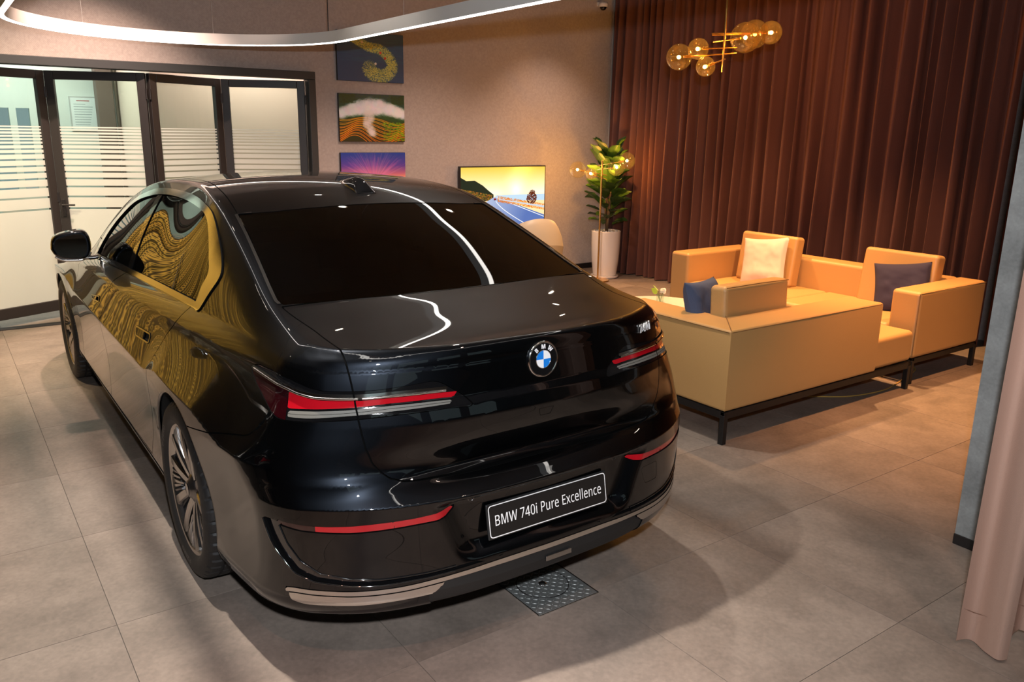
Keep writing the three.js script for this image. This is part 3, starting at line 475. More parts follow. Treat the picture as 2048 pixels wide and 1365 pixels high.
// ---------------------------------------------------------------- bubble lamps
function globe(parent, [x, y, z], r, dir, power, gm = M.globe) {
  mesh('glass_globe', new THREE.SphereGeometry(r, 40, 28), gm, parent, [x, y, z]);
  const d = V3(...dir).normalize(), b = V3(x, y, z).addScaledVector(d, -r * .15);
  mesh('lamp_holder', rod([x - d.x * r, y - d.y * r, z - d.z * r], [b.x - d.x * r * .2, b.y - d.y * r * .2, b.z - d.z * r * .2], .010), M.brass, parent);
  const bg = new THREE.SphereGeometry(.016, 14, 10); bg.scale(1, 1, 1); mesh('bulb', bg, M.bulb, parent, [b.x + d.x * .02, b.y + d.y * .02, b.z + d.z * .02]);
  const l = new THREE.PointLight(0xffb454, power, 0, 2); const w = V3(b.x + d.x * .02, b.y + d.y * .02, b.z + d.z * .02).add(parent.position); l.position.copy(w); l.castShadow = true; l.shadow.radius = .6; scene.add(l);
}
{
  const p = [3.995, 0, -1.717], c = thing('bubble_chandelier', 'brass chandelier with six clear glass globes over the lounge', 'chandelier', p);
  const o = (a) => [a[0] - p[0], a[1], a[2] - p[2]];
  mesh('rod', rod([0, 2.28, 0], [0, CEIL, 0], .009), M.brass, c); mesh('ceiling_rose', lathe([[0, CEIL - .03], [.06, CEIL - .025], [.065, CEIL]]), M.brass, c);
  const arms = [[[3.898, 2.633, -1.787], [4.201, 2.588, -1.571], 1], [[3.903, 2.558, -1.784], [4.299, 2.603, -1.501], 1], [[3.82, 2.466, -1.842], [4.034, 2.476, -1.69], 0], [[3.692, 2.398, -1.934], [4.098, 2.43, -1.645], 0], [[3.878, 2.325, -1.801], [4.003, 2.38, -1.713], 0], [[3.95, 2.52, -1.90], [4.108, 2.559, -1.50], 2]];
  const gl = [[[3.692, 2.398, -1.934], .108], [[3.82, 2.466, -1.842], .088], [[3.878, 2.325, -1.80], .082], [[4.02, 2.545, -1.52], .122], [[4.215, 2.592, -1.585], .116], [[4.30, 2.603, -1.49], .094]];
  const cen = y => [3.995, y, -1.717];
  gl.forEach(([g, r], k) => { const y = g[1] + (k === 2 ? .055 : k === 0 ? .03 : k === 1 ? .01 : -.01), a = cen(y), d = [g[0] - a[0], g[1] - a[1], g[2] - a[2]], L = Math.hypot(...d), u = d.map(v => v / L), back = k === 2 ? .02 : .11; mesh('arm', rod(o([a[0] - u[0] * back, a[1] - u[1] * back, a[2] - u[2] * back]), o([g[0] - u[0] * r, g[1] - u[1] * r, g[2] - u[2] * r]), .006), M.brass, c); globe(c, o(g), r, u, 1.3); });
}
{
  const p = [4.947, 0, -4.272], c = thing('bubble_floor_lamp', 'brass floor lamp with four clear glass globes beside the plant', 'floor lamp', p);
  const o = (a) => [a[0] - p[0], a[1], a[2] - p[2]];
  mesh('pole', rod([0, .01, 0], [0, 1.455, 0], .011), M.brass, c); mesh('base', lathe([[0, 0], [.14, 0], [.145, .006], [.14, .014], [.02, .018], [.012, .03]]), M.brass, c);
  for (const [g, r] of [[[4.711, 1.34, -4.44], .10], [[4.845, 1.295, -4.345], .07], [[5.085, 1.373, -4.174], .10], [[5.183, 1.453, -4.104], .10]]) { const y = g[1] < 1.31 ? 1.25 : g[1] > 1.4 ? 1.40 : g[0] > 5 ? 1.35 : 1.29; const a = [p[0], y, p[2]], d = [g[0] - a[0], g[1] - a[1], g[2] - a[2]], L = Math.hypot(...d), u = d.map(v => v / L); mesh('arm', rod(o([a[0] - u[0] * .06, a[1] - u[1] * .06, a[2] - u[2] * .06]), o([g[0] - u[0] * r, g[1] - u[1] * r, g[2] - u[2] * r]), .005), M.brass, c); globe(c, o(g), r, u, 1.6, M.globeClear); }
}
// ---------------------------------------------------------------- fiddle-leaf fig
{
  const p = [5.19, 0, -4.42], c = thing('potted_fig', 'fiddle-leaf fig in a tall white pot on a saucer', 'plant', p);
  mesh('pot', lathe([[0, .03], [.14, .03], [.150, .05], [.170, .22], [.180, .42], [.182, .575], [.184, .588], [.178, .592], [.168, .585], [.168, .55]]), M.pot, c); mesh('saucer', lathe([[0, 0], [.155, 0], [.172, .012], [.176, .034], [.168, .036], [.16, .02], [0, .015]]), M.pot, c);
  mesh('soil', new THREE.CylinderGeometry(.168, .168, .02, 32), M.soil, c, [0, .555, 0]);
  const rp = rng(3), pg = []; for (let k = 0; k < 110; k++) { const a = rp() * 6.28, r = Math.sqrt(rp()) * .155, g = new THREE.IcosahedronGeometry(.012 + rp() * .008, 0); g.scale(1, .7, 1); g.translate(Math.cos(a) * r, .572 + rp() * .012, Math.sin(a) * r); pg.push(g); } const pb = mesh('white_pebbles', mergeGeometries(pg), M.pebble, c); pb.userData.kind = 'stuff';
  for (const [dx, dz, h] of [[.02, .01, 1.58], [-.03, .02, 1.35], [.03, -.03, 1.2]]) mesh('stem', new THREE.TubeGeometry(new THREE.CatmullRomCurve3([V3(dx * .5, .56, dz * .5), V3(dx * 1.6, .9, dz * 1.2), V3(dx, h * .85, dz * 2), V3(dx * 1.4, h, dz)]), 20, .010, 8), M.bark, c);
  const leafGeo = (L, W, bend) => { const n = 10, m = 4, P = [], I = []; for (let j = 0; j <= n; j++) { const t = j / n, w = W * Math.pow(Math.sin(Math.PI * Math.pow(t, .72) * .97 + .03), .75) * (.55 + .75 * t) * (t > .93 ? (1 - (t - .93) * 4.5) : 1); for (let i = -m; i <= m; i++) { const u = i / m, wav = Math.sin(t * 14 + i) * .006 * Math.abs(u); P.push(u * w, -bend * t * t + .035 * u * u * w / W - .008 * (i === 0 ? 1 : 0) + wav, t * L); } } const q = 2 * m + 1; for (let j = 0; j < n; j++) for (let i = 0; i < q - 1; i++) { const a = j * q + i; I.push(a, a + q, a + 1, a + 1, a + q, a + q + 1); } const g = new THREE.BufferGeometry(); g.setAttribute('position', new THREE.Float32BufferAttribute(P, 3)); g.setIndex(I); g.computeVertexNormals(); return g; };
  const LG = [leafGeo(.25, .098, .04), leafGeo(.22, .092, .02), leafGeo(.19, .08, .05), leafGeo(.26, .105, .02)];
  const rl = rng(15); const N = 60;
  for (let k = 0; k < N; k++) { const t = k / N, y = .66 + t * .90, a = k * 2.4 + rl() * .6, up = lerp(.35, 1.15, t) + (rl() - .5) * .5, sc = t < .25 ? .72 : t < .85 ? 1.08 : 1.05; const l = mesh('leaf', LG[Math.floor(rl() * 4)], rl() < .55 ? M.leaf : M.leaf2, c, [Math.cos(a) * .02, y, Math.sin(a) * .02]); l.rotation.order = 'YXZ'; l.rotation.set(-up, Math.PI / 2 - a, (rl() - .5) * .7); l.scale.setScalar(sc); l.position.x += Math.cos(a) * .065; l.position.z += Math.sin(a) * .065; }
}
// ---------------------------------------------------------------- pictures and television
const rgb = (r, g, b, a = 1) => `rgba(${r},${g},${b},${a})`;
const artA = canvasTex(512, 328, (g, w, h) => { g.fillStyle = '#0a4470'; g.fillRect(0, 0, w, h); const r = rng(21); for (let i = 0; i < 900; i++) { g.fillStyle = rgb(10 + r() * 14, 80 + r() * 40, 110 + r() * 40, .12); const x = r() * w, y = r() * h * .6; g.fillRect(x, y, 30 + r() * 60, 3); }
  const path = (t) => { const P = [[70, 20], [150, 60], [240, 95], [330, 110], [400, 165], [420, 230], [360, 285], [270, 275], [235, 235]]; const u = t * (P.length - 1), i = Math.min(P.length - 2, u | 0), f = u - i; const a = P[Math.max(0, i - 1)], b = P[i], c = P[i + 1], d = P[Math.min(P.length - 1, i + 2)]; return [0, 1].map(e => .5 * (2 * b[e] + (c[e] - a[e]) * f + (2 * a[e] - 5 * b[e] + 4 * c[e] - d[e]) * f * f + (3 * b[e] - a[e] - 3 * c[e] + d[e]) * f * f * f)); };
  for (let i = 0; i < 5200; i++) { const t = r(), [x, y] = path(t), a = r() * 6.28, rad = (20 + 32 * t) * Math.sqrt(r()); const s = r(); g.strokeStyle = rgb(160 + s * 95, 165 + s * 85, 60 + s * 80, .85); g.lineWidth = 1.4; g.beginPath(); g.moveTo(x + Math.cos(a) * rad, y + Math.sin(a) * rad); g.lineTo(x + Math.cos(a) * (rad + 9), y + Math.sin(a) * (rad + 9)); g.stroke(); }
  for (const [x, y, c] of [[190, 66, '#d8c8a8'], [260, 104, '#c9b23a'], [330, 130, '#d84a3a'], [365, 165, '#c83a2e'], [290, 205, '#e0dcd0']]) { g.fillStyle = c; g.beginPath(); g.arc(x, y, 9, 0, 7); g.fill(); } });
const artB = canvasTex(512, 328, (g, w, h) => { const r = rng(5); let q = g.createLinearGradient(0, 0, 0, h); q.addColorStop(0, '#0c3a44'); q.addColorStop(.5, '#1a4a26'); q.addColorStop(1, '#2a2a12'); g.fillStyle = q; g.fillRect(0, 0, w, h); for (let i = 0; i < 900; i++) { g.fillStyle = rgb(20 + r() * 40, 50 + r() * 50, 24, .35); g.fillRect(r() * w, r() * h * .7, 10, 5); }
  for (let k = 0; k < 26; k++) { g.strokeStyle = k % 3 ? rgb(215 + r() * 40, 115 + r() * 60, 15, .95) : rgb(60, 30, 10, .9); g.lineWidth = 3.2; g.beginPath(); for (let i = 0; i <= 60; i++) { const x = i / 60 * w, y = 190 + k * 6.5 + Math.sin(x / 60 + k * .12) * 22 - Math.exp(-(((x - 130) / 110) ** 2)) * 40 + Math.abs(x - 250) * -.06; i ? g.lineTo(x, y) : g.moveTo(x, y); } g.stroke(); }
  for (let i = 0; i < 300; i++) { const x = 330 + r() * 180, y = 190 + r() * 130; g.fillStyle = rgb(80 + r() * 60, 140 + r() * 50, 10, .5); g.fillRect(x, y, 14, 5); }
  for (let i = 0; i < 900; i++) { const x = r() * 512, arch = 45 + Math.abs(x - 256) ** 1.6 * .011, y = arch + r() * 85 * (1 - Math.abs(x - 256) / 420); g.fillStyle = rgb(205 + r() * 45, 212 + r() * 38, 220 + r() * 35, .11); g.beginPath(); g.arc(x, y, 10 + r() * 24, 0, 7); g.fill(); }
  for (let i = 0; i < 220; i++) { const y = 120 + r() * 160; g.fillStyle = rgb(225, 218, 216, .10); g.beginPath(); g.arc(240 + Math.sin(y / 40) * 18 + (r() - .5) * (90 - (y - 120) * .3), y, 8 + r() * 18, 0, 7); g.fill(); }
  for (let i = 0; i < 500; i++) { const s = r() < .5; g.fillStyle = rgb(14, 40 + r() * 30, 26, .35); g.fillRect(s ? r() * 120 : 400 + r() * 112, r() * 60, 14, 7); } });
const artC = canvasTex(512, 328, (g, w, h) => { const r = rng(9); let q = g.createLinearGradient(0, 0, 0, h); q.addColorStop(0, '#1b3f9a'); q.addColorStop(.28, '#5a3f9c'); q.addColorStop(.46, '#c46a86'); q.addColorStop(.56, '#f0a878'); q.addColorStop(.6, '#3a2a30'); q.addColorStop(.75, '#8a6a6a'); q.addColorStop(1, '#2a2c40'); g.fillStyle = q; g.fillRect(0, 0, w, h); for (let i = 0; i < 240; i++) { const a = (r() - .5) * 2.4, L = 120 + r() * 180; g.strokeStyle = rgb(190 + r() * 60, 80 + r() * 90, 150 + r() * 60, .10); g.lineWidth = 3 + r() * 6; g.beginPath(); g.moveTo(256 + Math.sin(a) * 30, 190); g.lineTo(256 + Math.sin(a) * L, 190 - Math.cos(a) * L * .8); g.stroke(); } g.fillStyle = '#2a1c24'; g.beginPath(); g.moveTo(130, 192); g.lineTo(200, 176); g.lineTo(255, 170); g.lineTo(262, 150); g.lineTo(268, 172); g.lineTo(350, 184); g.lineTo(390, 194); g.fill(); });
for (const [nmz, art, y, lab] of [['a', artA, 2.506, 'canvas print of a winding green water garden on dark blue, topmost of three'], ['b', artB, 1.887, 'canvas print of white cloud over orange rice terraces, middle of three'], ['c', artC, 1.28, 'canvas print of a purple and blue sunset sky, lowest of three']]) {
  const t = thing('canvas_print', lab, 'picture', [2.345, y, ZW + .018]); mesh('stretcher', rbox(.77, .494, .034, .004), M.black, t); mesh('print', new THREE.PlaneGeometry(.766, .490), std({ map: art, roughness: .42 }), t, [0, 0, .0176]);
}
{
  const t = thing('television', 'wall-mounted flat television showing a sunset coast road', 'television', [4.05, 1.005, ZW + .05]);
  mesh('tv_case', rbox(1.262, .726, .045, .006), M.black, t); mesh('tv_mount', rbox(.4, .3, .03, .004), M.plastic, t, [0, 0, -.036]);
  const scr = canvasTex(960, 540, (g, w, h) => { const r = rng(33); let q = g.createLinearGradient(0, 0, 0, h * .55); q.addColorStop(0, '#e8c64a'); q.addColorStop(.45, '#ffe9a0'); q.addColorStop(.8, '#fff8e0'); q.addColorStop(1, '#ffe0a8'); g.fillStyle = q; g.fillRect(0, 0, w, h); q = g.createRadialGradient(620, 215, 5, 620, 215, 210); q.addColorStop(0, 'rgba(255,255,250,1)'); q.addColorStop(.3, 'rgba(255,250,215,.85)'); q.addColorStop(1, 'rgba(255,235,150,0)'); g.fillStyle = q; g.fillRect(0, 0, w, h); g.fillStyle = '#bcd7ea'; g.fillRect(380, 258, 580, 60); g.fillStyle = '#1d2a1e'; g.beginPath(); g.moveTo(0, 90); g.lineTo(60, 120); g.lineTo(150, 118); g.lineTo(240, 165); g.lineTo(300, 210); g.lineTo(360, 250); g.lineTo(360, 300); g.lineTo(0, 330); g.fill(); for (let i = 0; i < 700; i++) { g.fillStyle = rgb(120 + r() * 120, 80 + r() * 80, 20 + r() * 30, .5); const x = r() * 340; g.fillRect(x, 190 + x * .18 + r() * 60, 9, 4); }
    g.fillStyle = '#7f93b8'; g.beginPath(); g.moveTo(360, 276); g.lineTo(400, 276); g.lineTo(960, 460); g.lineTo(960, 540); g.lineTo(120, 540); g.lineTo(250, 330); g.fill(); q = g.createLinearGradient(200, 300, 700, 540); q.addColorStop(0, 'rgba(240,240,250,.5)'); q.addColorStop(1, 'rgba(60,90,170,.6)'); g.fillStyle = q; g.beginPath(); g.moveTo(360, 276); g.lineTo(400, 276); g.lineTo(960, 460); g.lineTo(960, 540); g.lineTo(120, 540); g.lineTo(250, 330); g.fill(); g.strokeStyle = '#fff'; g.lineWidth = 6; g.beginPath(); g.moveTo(385, 285); g.quadraticCurveTo(360, 350, 740, 540); g.stroke(); g.beginPath(); g.moveTo(395, 280); g.lineTo(960, 478); g.stroke(); for (let i = 0; i < 900; i++) { const x = 400 + r() * 560, y = 285 + (x - 400) * .17 + r() * 55 - 25; g.fillStyle = rgb(200 + r() * 55, 70 + r() * 70, 10, .55); g.fillRect(x, y, 10, 5); } g.fillStyle = '#c8cfd8'; g.beginPath(); g.moveTo(420, 292); g.lineTo(960, 372); g.lineTo(960, 392); g.lineTo(420, 300); g.fill(); g.fillStyle = '#5a2416'; for (let i = 0; i < 260; i++) { const a = r() * 6.28, d = Math.sqrt(r()) * 55; g.fillRect(800 + Math.cos(a) * d * 1.1, 290 + Math.sin(a) * d, 9, 8); } for (let i = 0; i < 120; i++) { const a = r() * 6.28, d = Math.sqrt(r()) * 32; g.fillRect(810 + Math.cos(a) * d, 235 + Math.sin(a) * d * .6, 6, 4); } g.fillRect(805, 235, 5, 60); g.fillStyle = '#8a1c1c'; g.fillRect(364, 286, 26, 18); g.fillStyle = '#2a1a1a'; g.fillRect(364, 298, 26, 6); });
  mesh('tv_screen', new THREE.PlaneGeometry(1.236, .698), std({ color: lin(0, 0, 0), emissive: lin(1, 1, 1), emissiveMap: scr, emissiveIntensity: 1.7, roughness: .3 }), t, [0, 0, .0232]);
  const ra = new THREE.RectAreaLight(new THREE.Color(1, .82, .55), .8, 1.236, .698); ra.position.set(4.05, 1.005, ZW + .085); ra.rotation.y = Math.PI; scene.add(ra);
}
// ---------------------------------------------------------------- small things
{
  const c = thing('dome_camera', 'small white dome security camera on the wall by the curtain', 'camera', [5.50, 3.30, ZW + .10]);
  mesh('mount', rbox(.05, .05, .10, .008), M.white, c, [0, .03, -.05]); mesh('camera_body', lathe([[0, .05], [.05, .045], [.058, .02], [.058, -.01], [.05, -.012]]), M.white, c); mesh('dome', new THREE.SphereGeometry(.042, 24, 12, 0, 6.3, Math.PI / 2, Math.PI / 2), M.gloss, c, [0, -.01, 0]);
}
{
  // service hatch of chequer plate in the floor
  const x0 = .022, x1 = .308, z0 = .705, z1 = 1.045, c = thing('floor_hatch', 'square chequer-plate hatch in the floor behind the car', 'hatch', [(x0 + x1) / 2, 0, (z0 + z1) / 2]);
  const w = x1 - x0, d = z1 - z0; mesh('hatch_plate', rbox(w, .006, d, .002), M.plateSteel, c, [0, .0005, 0]);
  for (const s of [-1, 1]) { mesh('hatch_edge', rbox(.004, .006, d + .008, .001), M.satin, c, [s * (w / 2 + .003), .0012, 0]); mesh('hatch_edge', rbox(w + .008, .006, .004, .001), M.satin, c, [0, .0012, s * (d / 2 + .003)]); }
  const lz = []; const loz = new THREE.SphereGeometry(1, 10, 6, 0, Math.PI * 2, 0, Math.PI / 2); const st = .0195; let k = 0;
  for (let z = -d / 2 + .012; z < d / 2 - .006; z += st, k++) { let q = 0; for (let x = -w / 2 + .012; x < w / 2 - .006; x += st, q++) { const g = loz.clone(); g.scale(.0105, .0022, .0030); g.rotateY((k + q) % 2 ? .78 : -.78); g.translate(x, .0035, z); lz.push(g); } }
  const tr = mesh('plate_treads', mergeGeometries(lz), M.plateSteel, c); tr.userData.kind = 'stuff';
  mesh('ring_groove', new THREE.TorusGeometry(.105, .0022, 6, 60).rotateX(Math.PI / 2), M.black, c, [0, .0035, 0]); mesh('hatch_bolt', lathe([[0, .012], [.008, .011], [.016, .007], [.018, .003]]), M.satin, c);
}
single('power_cable', new THREE.TubeGeometry(new THREE.CatmullRomCurve3([V3(2.9, .006, -.15), V3(3.18, .006, .0), V3(3.40, .006, .14), V3(3.75, .006, .20), V3(4.0, .006, .16), V3(4.25, .006, .10), V3(4.5, .006, .02), V3(4.6, .006, -.15), V3(4.4, .006, -.4)]), 60, .005, 6), std({ color: lin(.42, .26, .06), roughness: .6 }), 'thin yellowish cable lying on the floor under the sofas', 'cable');
// ---------------------------------------------------------------- meshing and cutting the body into panels
const gradF = (x, y, z, e = .0025) => { const v = [bodyF(x + e, y, z) - bodyF(x - e, y, z), bodyF(x, y + e, z) - bodyF(x, y - e, z), bodyF(x, y, z + e) - bodyF(x, y, z - e)]; const l = Math.hypot(...v) || 1; return [v[0] / l, v[1] / l, v[2] / l, l / (2 * e)]; };
function project(p) {
  for (let k = 0; k < 4; k++) { const f = bodyF(p[0], p[1], p[2]); if (Math.abs(f) < 1e-5) break; const g = gradF(p[0], p[1], p[2]); const s = clamp(f / Math.max(g[3], .3), -.012, .012); p[0] -= g[0] * s; p[1] -= g[1] * s; p[2] -= g[2] * s; }
  return p;
}
function meshBody() {
  const axis = (a) => { const r = [a[0][0]]; for (const [, to, st] of a) { const from = r[r.length - 1], n = Math.round((to - from) / st); for (let i = 1; i <= n; i++) r.push(from + (to - from) * i / n); } return r; };
  const dx = .0105;
  const X = axis([[-dx / 2, 1.05, dx]]), Y = axis([[.12, 1.62, .009]]), Z = axis([[-4.3, -2.7, .034], [-2.7, -.5, .02], [-.5, .35, .0125], [.35, 1.22, .008]]);
  const nx = X.length, ny = Y.length, nz = Z.length;
  const S = new Float32Array(ny * nz), T = new Float32Array(nx * nz), R = new Float32Array(nx * ny);
  for (let k = 0; k < nz; k++) { for (let j = 0; j < ny; j++) S[k * ny + j] = sideX(Y[j], Z[k]); for (let i = 0; i < nx; i++) T[k * nx + i] = topY(Math.abs(X[i]), Z[k]); }
  for (let j = 0; j < ny; j++) for (let i = 0; i < nx; i++) R[j * nx + i] = rearZ(Math.abs(X[i]), Y[j]);
  const V = new Float32Array(nx * ny * nz), id = (i, j, k) => (k * ny + j) * nx + i;
  for (let k = 0; k < nz; k++) for (let j = 0; j < ny; j++) for (let i = 0; i < nx; i++) V[id(i, j, k)] = bodyF(X[i], Y[j], Z[k], S[k * ny + j], T[k * nx + i], R[j * nx + i]);
  const cell = new Int32Array(nx * ny * nz).fill(-1), pos = [];
  for (let k = 0; k < nz - 1; k++) for (let j = 0; j < ny - 1; j++) for (let i = 0; i < nx - 1; i++) {
    let m = 0; for (let c = 0; c < 8; c++) if (V[id(i + (c & 1), j + (c >> 1 & 1), k + (c >> 2))] < 0) m |= 1 << c;
    if (m === 0 || m === 255) continue;
    let sx = 0, sy = 0, sz = 0, n = 0;
    for (let c = 0; c < 8; c++) for (const b of [1, 2, 4]) if (!(c & b)) {
      const d = c | b; if (((m >> c) & 1) === ((m >> d) & 1)) continue;
      const va = V[id(i + (c & 1), j + (c >> 1 & 1), k + (c >> 2))], vb = V[id(i + (d & 1), j + (d >> 1 & 1), k + (d >> 2))], t = va / (va - vb);
      sx += lerp(X[i + (c & 1)], X[i + (d & 1)], t); sy += lerp(Y[j + (c >> 1 & 1)], Y[j + (d >> 1 & 1)], t); sz += lerp(Z[k + (c >> 2)], Z[k + (d >> 2)], t); n++;
    }
    const p = project([sx / n, sy / n, sz / n]); if (i === 0) p[0] = 0; else p[0] = Math.max(p[0], 0);
    cell[id(i, j, k)] = pos.length; pos.push(p);
  }
  const tri = [];
  const quad = (a, b, c, d, flip) => { if (a < 0 || b < 0 || c < 0 || d < 0) return; const da = dist2(pos[a], pos[c]), db = dist2(pos[b], pos[d]); const q = da < db ? [a, b, c, a, c, d] : [b, c, d, b, d, a]; if (flip) for (let i = 0; i < 6; i += 3) tri.push(q[i], q[i + 2], q[i + 1]); else tri.push(...q); };
  for (let k = 1; k < nz - 1; k++) for (let j = 1; j < ny - 1; j++) for (let i = 0; i < nx - 1; i++) {
    const v0 = V[id(i, j, k)] < 0;
    if (v0 !== V[id(i + 1, j, k)] < 0) quad(cell[id(i, j - 1, k - 1)], cell[id(i, j, k - 1)], cell[id(i, j, k)], cell[id(i, j - 1, k)], !v0);
    if (i > 0 && v0 !== V[id(i, j + 1, k)] < 0) quad(cell[id(i - 1, j, k - 1)], cell[id(i - 1, j, k)], cell[id(i, j, k)], cell[id(i, j, k - 1)], !v0);
    if (i > 0 && v0 !== V[id(i, j, k + 1)] < 0) quad(cell[id(i - 1, j - 1, k)], cell[id(i, j - 1, k)], cell[id(i, j, k)], cell[id(i - 1, j, k)], !v0);
  }
  return { pos, tri };
}
const dist2 = (a, b) => (a[0] - b[0]) ** 2 + (a[1] - b[1]) ** 2 + (a[2] - b[2]) ** 2;
// cut a mesh where fn = 0: [inside (fn < 0), outside]
function cut(mesh, fn) {
  const v = mesh.pos.map(p => { const s = fn(p[0], p[1], p[2]); return Math.abs(s) < 1e-7 ? 1e-7 : s; });
  const out = [0, 1].map(() => ({ pos: [], tri: [], map: new Map() })), mids = new Map();
  const add = (o, key, p) => { let i = o.map.get(key); if (i === undefined) { i = o.pos.length; o.pos.push(p); o.map.set(key, i); } return i; };
  const mid = (a, b) => { const key = a < b ? a * 4194304 + b : b * 4194304 + a; let p = mids.get(key); if (!p) { const t = v[a] / (v[a] - v[b]), A = mesh.pos[a], B = mesh.pos[b]; p = [lerp(A[0], B[0], t), lerp(A[1], B[1], t), lerp(A[2], B[2], t)]; mids.set(key, p); } return [-key - 1, p]; };
  for (let i = 0; i < mesh.tri.length; i += 3) {
    const t = [mesh.tri[i], mesh.tri[i + 1], mesh.tri[i + 2]], ins = t.map(a => v[a] < 0), n = ins.filter(Boolean).length;
    if (n === 3 || n === 0) { const o = out[n ? 0 : 1]; o.tri.push(...t.map(a => add(o, a, mesh.pos[a]))); continue; }
    const lone = ins.indexOf(n === 1), a = t[lone], b = t[(lone + 1) % 3], c = t[(lone + 2) % 3], [kab, pab] = mid(a, b), [kac, pac] = mid(a, c);
    const o1 = out[n === 1 ? 0 : 1], o2 = out[n === 1 ? 1 : 0];
    o1.tri.push(add(o1, a, mesh.pos[a]), add(o1, kab, pab), add(o1, kac, pac));
    const ib = add(o2, b, mesh.pos[b]), ic = add(o2, c, mesh.pos[c]), iab = add(o2, kab, pab), iac = add(o2, kac, pac);
    o2.tri.push(iab, ib, ic, iab, ic, iac);
  }
  out.forEach(o => delete o.map);
  return out;
}
const inside = (m, fn) => cut(m, fn)[0];
// panel geometry: moved along the normal by off, with an edge turned inwards by skirt
function panelGeo(m, { off = 0, skirt = .012, sides = [1] } = {}) { return panelsGeo([[m, sides]], off, skirt); }
function panelsGeo(list, off = 0, skirt = .012) {
  const P = [], N = [], I = [], J = [];
  for (const [m, sides] of list) {
    const nor = m.nor || (m.nor = m.pos.map(p => gradF(p[0], p[1], p[2])));
    const edges = new Map();
    if (skirt) for (let i = 0; i < m.tri.length; i += 3) for (let e = 0; e < 3; e++) { const a = m.tri[i + e], b = m.tri[i + (e + 1) % 3]; const rk = b * 4194304 + a; if (edges.has(rk)) edges.delete(rk); else edges.set(a * 4194304 + b, [a, b]); }
    for (const s of sides) {
      const base = P.length / 3;
      m.pos.forEach((p, i) => { const n = nor[i]; P.push(s * (p[0] + (p[0] === 0 ? 0 : n[0] * off)), p[1] + n[1] * off, p[2] + n[2] * off); N.push(s * n[0], n[1], n[2]); });
      for (let i = 0; i < m.tri.length; i += 3) { const [a, b, c] = [m.tri[i], m.tri[i + 1], m.tri[i + 2]]; if (s > 0) I.push(base + a, base + b, base + c); else I.push(base + a, base + c, base + b); }
      if (skirt) for (const [a, b] of edges.values()) {
        const A = m.pos[a], B = m.pos[b]; if (A[0] < 1e-6 && B[0] < 1e-6) continue;
        const na = nor[a], nb = nor[b], k = P.length / 3;
        const q = [[A, na, off], [B, nb, off], [B, nb, off - skirt], [A, na, off - skirt]].map(([p, n, o]) => [s * (p[0] + n[0] * o), p[1] + n[1] * o, p[2] + n[2] * o]);
        const u = [q[1][0] - q[0][0], q[1][1] - q[0][1], q[1][2] - q[0][2]], w = [q[3][0] - q[0][0], q[3][1] - q[0][1], q[3][2] - q[0][2]];
        let c = [u[1] * w[2] - u[2] * w[1], u[2] * w[0] - u[0] * w[2], u[0] * w[1] - u[1] * w[0]].map(x => -x * s); const l = Math.hypot(...c) || 1;
        for (const r of q) { P.push(...r); N.push(c[0] / l, c[1] / l, c[2] / l); }
        if (s > 0) J.push(k, k + 2, k + 1, k, k + 3, k + 2); else J.push(k, k + 1, k + 2, k, k + 2, k + 3);
      }
    }
  }
  const g = new THREE.BufferGeometry();
  g.setAttribute('position', new THREE.Float32BufferAttribute(P, 3)); g.setAttribute('normal', new THREE.Float32BufferAttribute(N, 3));
  const U = new Float32Array(P.length / 3 * 2); for (let i = 0; i < P.length / 3; i++) { U[2 * i] = P[3 * i] + P[3 * i + 2] * .7; U[2 * i + 1] = P[3 * i + 1] + P[3 * i + 2] * .3; }
  g.setAttribute('uv', new THREE.BufferAttribute(U, 2)); g.setIndex(I.concat(J));
  if (J.length) { g.userData.skirt = true; g.addGroup(0, I.length, 0); g.addGroup(I.length, J.length, 1); }
  return g;
}
// point of the body surface at arc s round the tail and height y
function surfAt(s, y, off = 0) { let a = 0, b = 1.15; for (let k = 0; k < 40; k++) { const x = (a + b) / 2; if (bodyF(x, y, x + 1.06 - s) < 0) a = x; else b = x; } const x = (a + b) / 2, p = [x, y, x + 1.06 - s], n = gradF(...p); return [p[0] + n[0] * off, p[1] + n[1] * off, p[2] + n[2] * off]; }
function tailTube(fn, s0, s1, n, off, r, side) { const pts = []; for (let i = 0; i <= n; i++) { const s = lerp(s0, s1, i / n), p = surfAt(s, fn(s), off); pts.push(new THREE.Vector3(side * p[0], p[1], p[2])); } return new THREE.TubeGeometry(new THREE.CatmullRomCurve3(pts), n * 3, r, 8); }
function polyTube(pts, off, r, side) { const q = []; for (let i = 0; i < pts.length - 1; i++) for (let k = 0; k < 4; k++) { const t = k / 4, p = surfAt(lerp(pts[i][0], pts[i + 1][0], t), lerp(pts[i][1], pts[i + 1][1], t), off); q.push(new THREE.Vector3(side * p[0], p[1], p[2])); } return new THREE.TubeGeometry(new THREE.CatmullRomCurve3(q), q.length * 2, r, 8); }
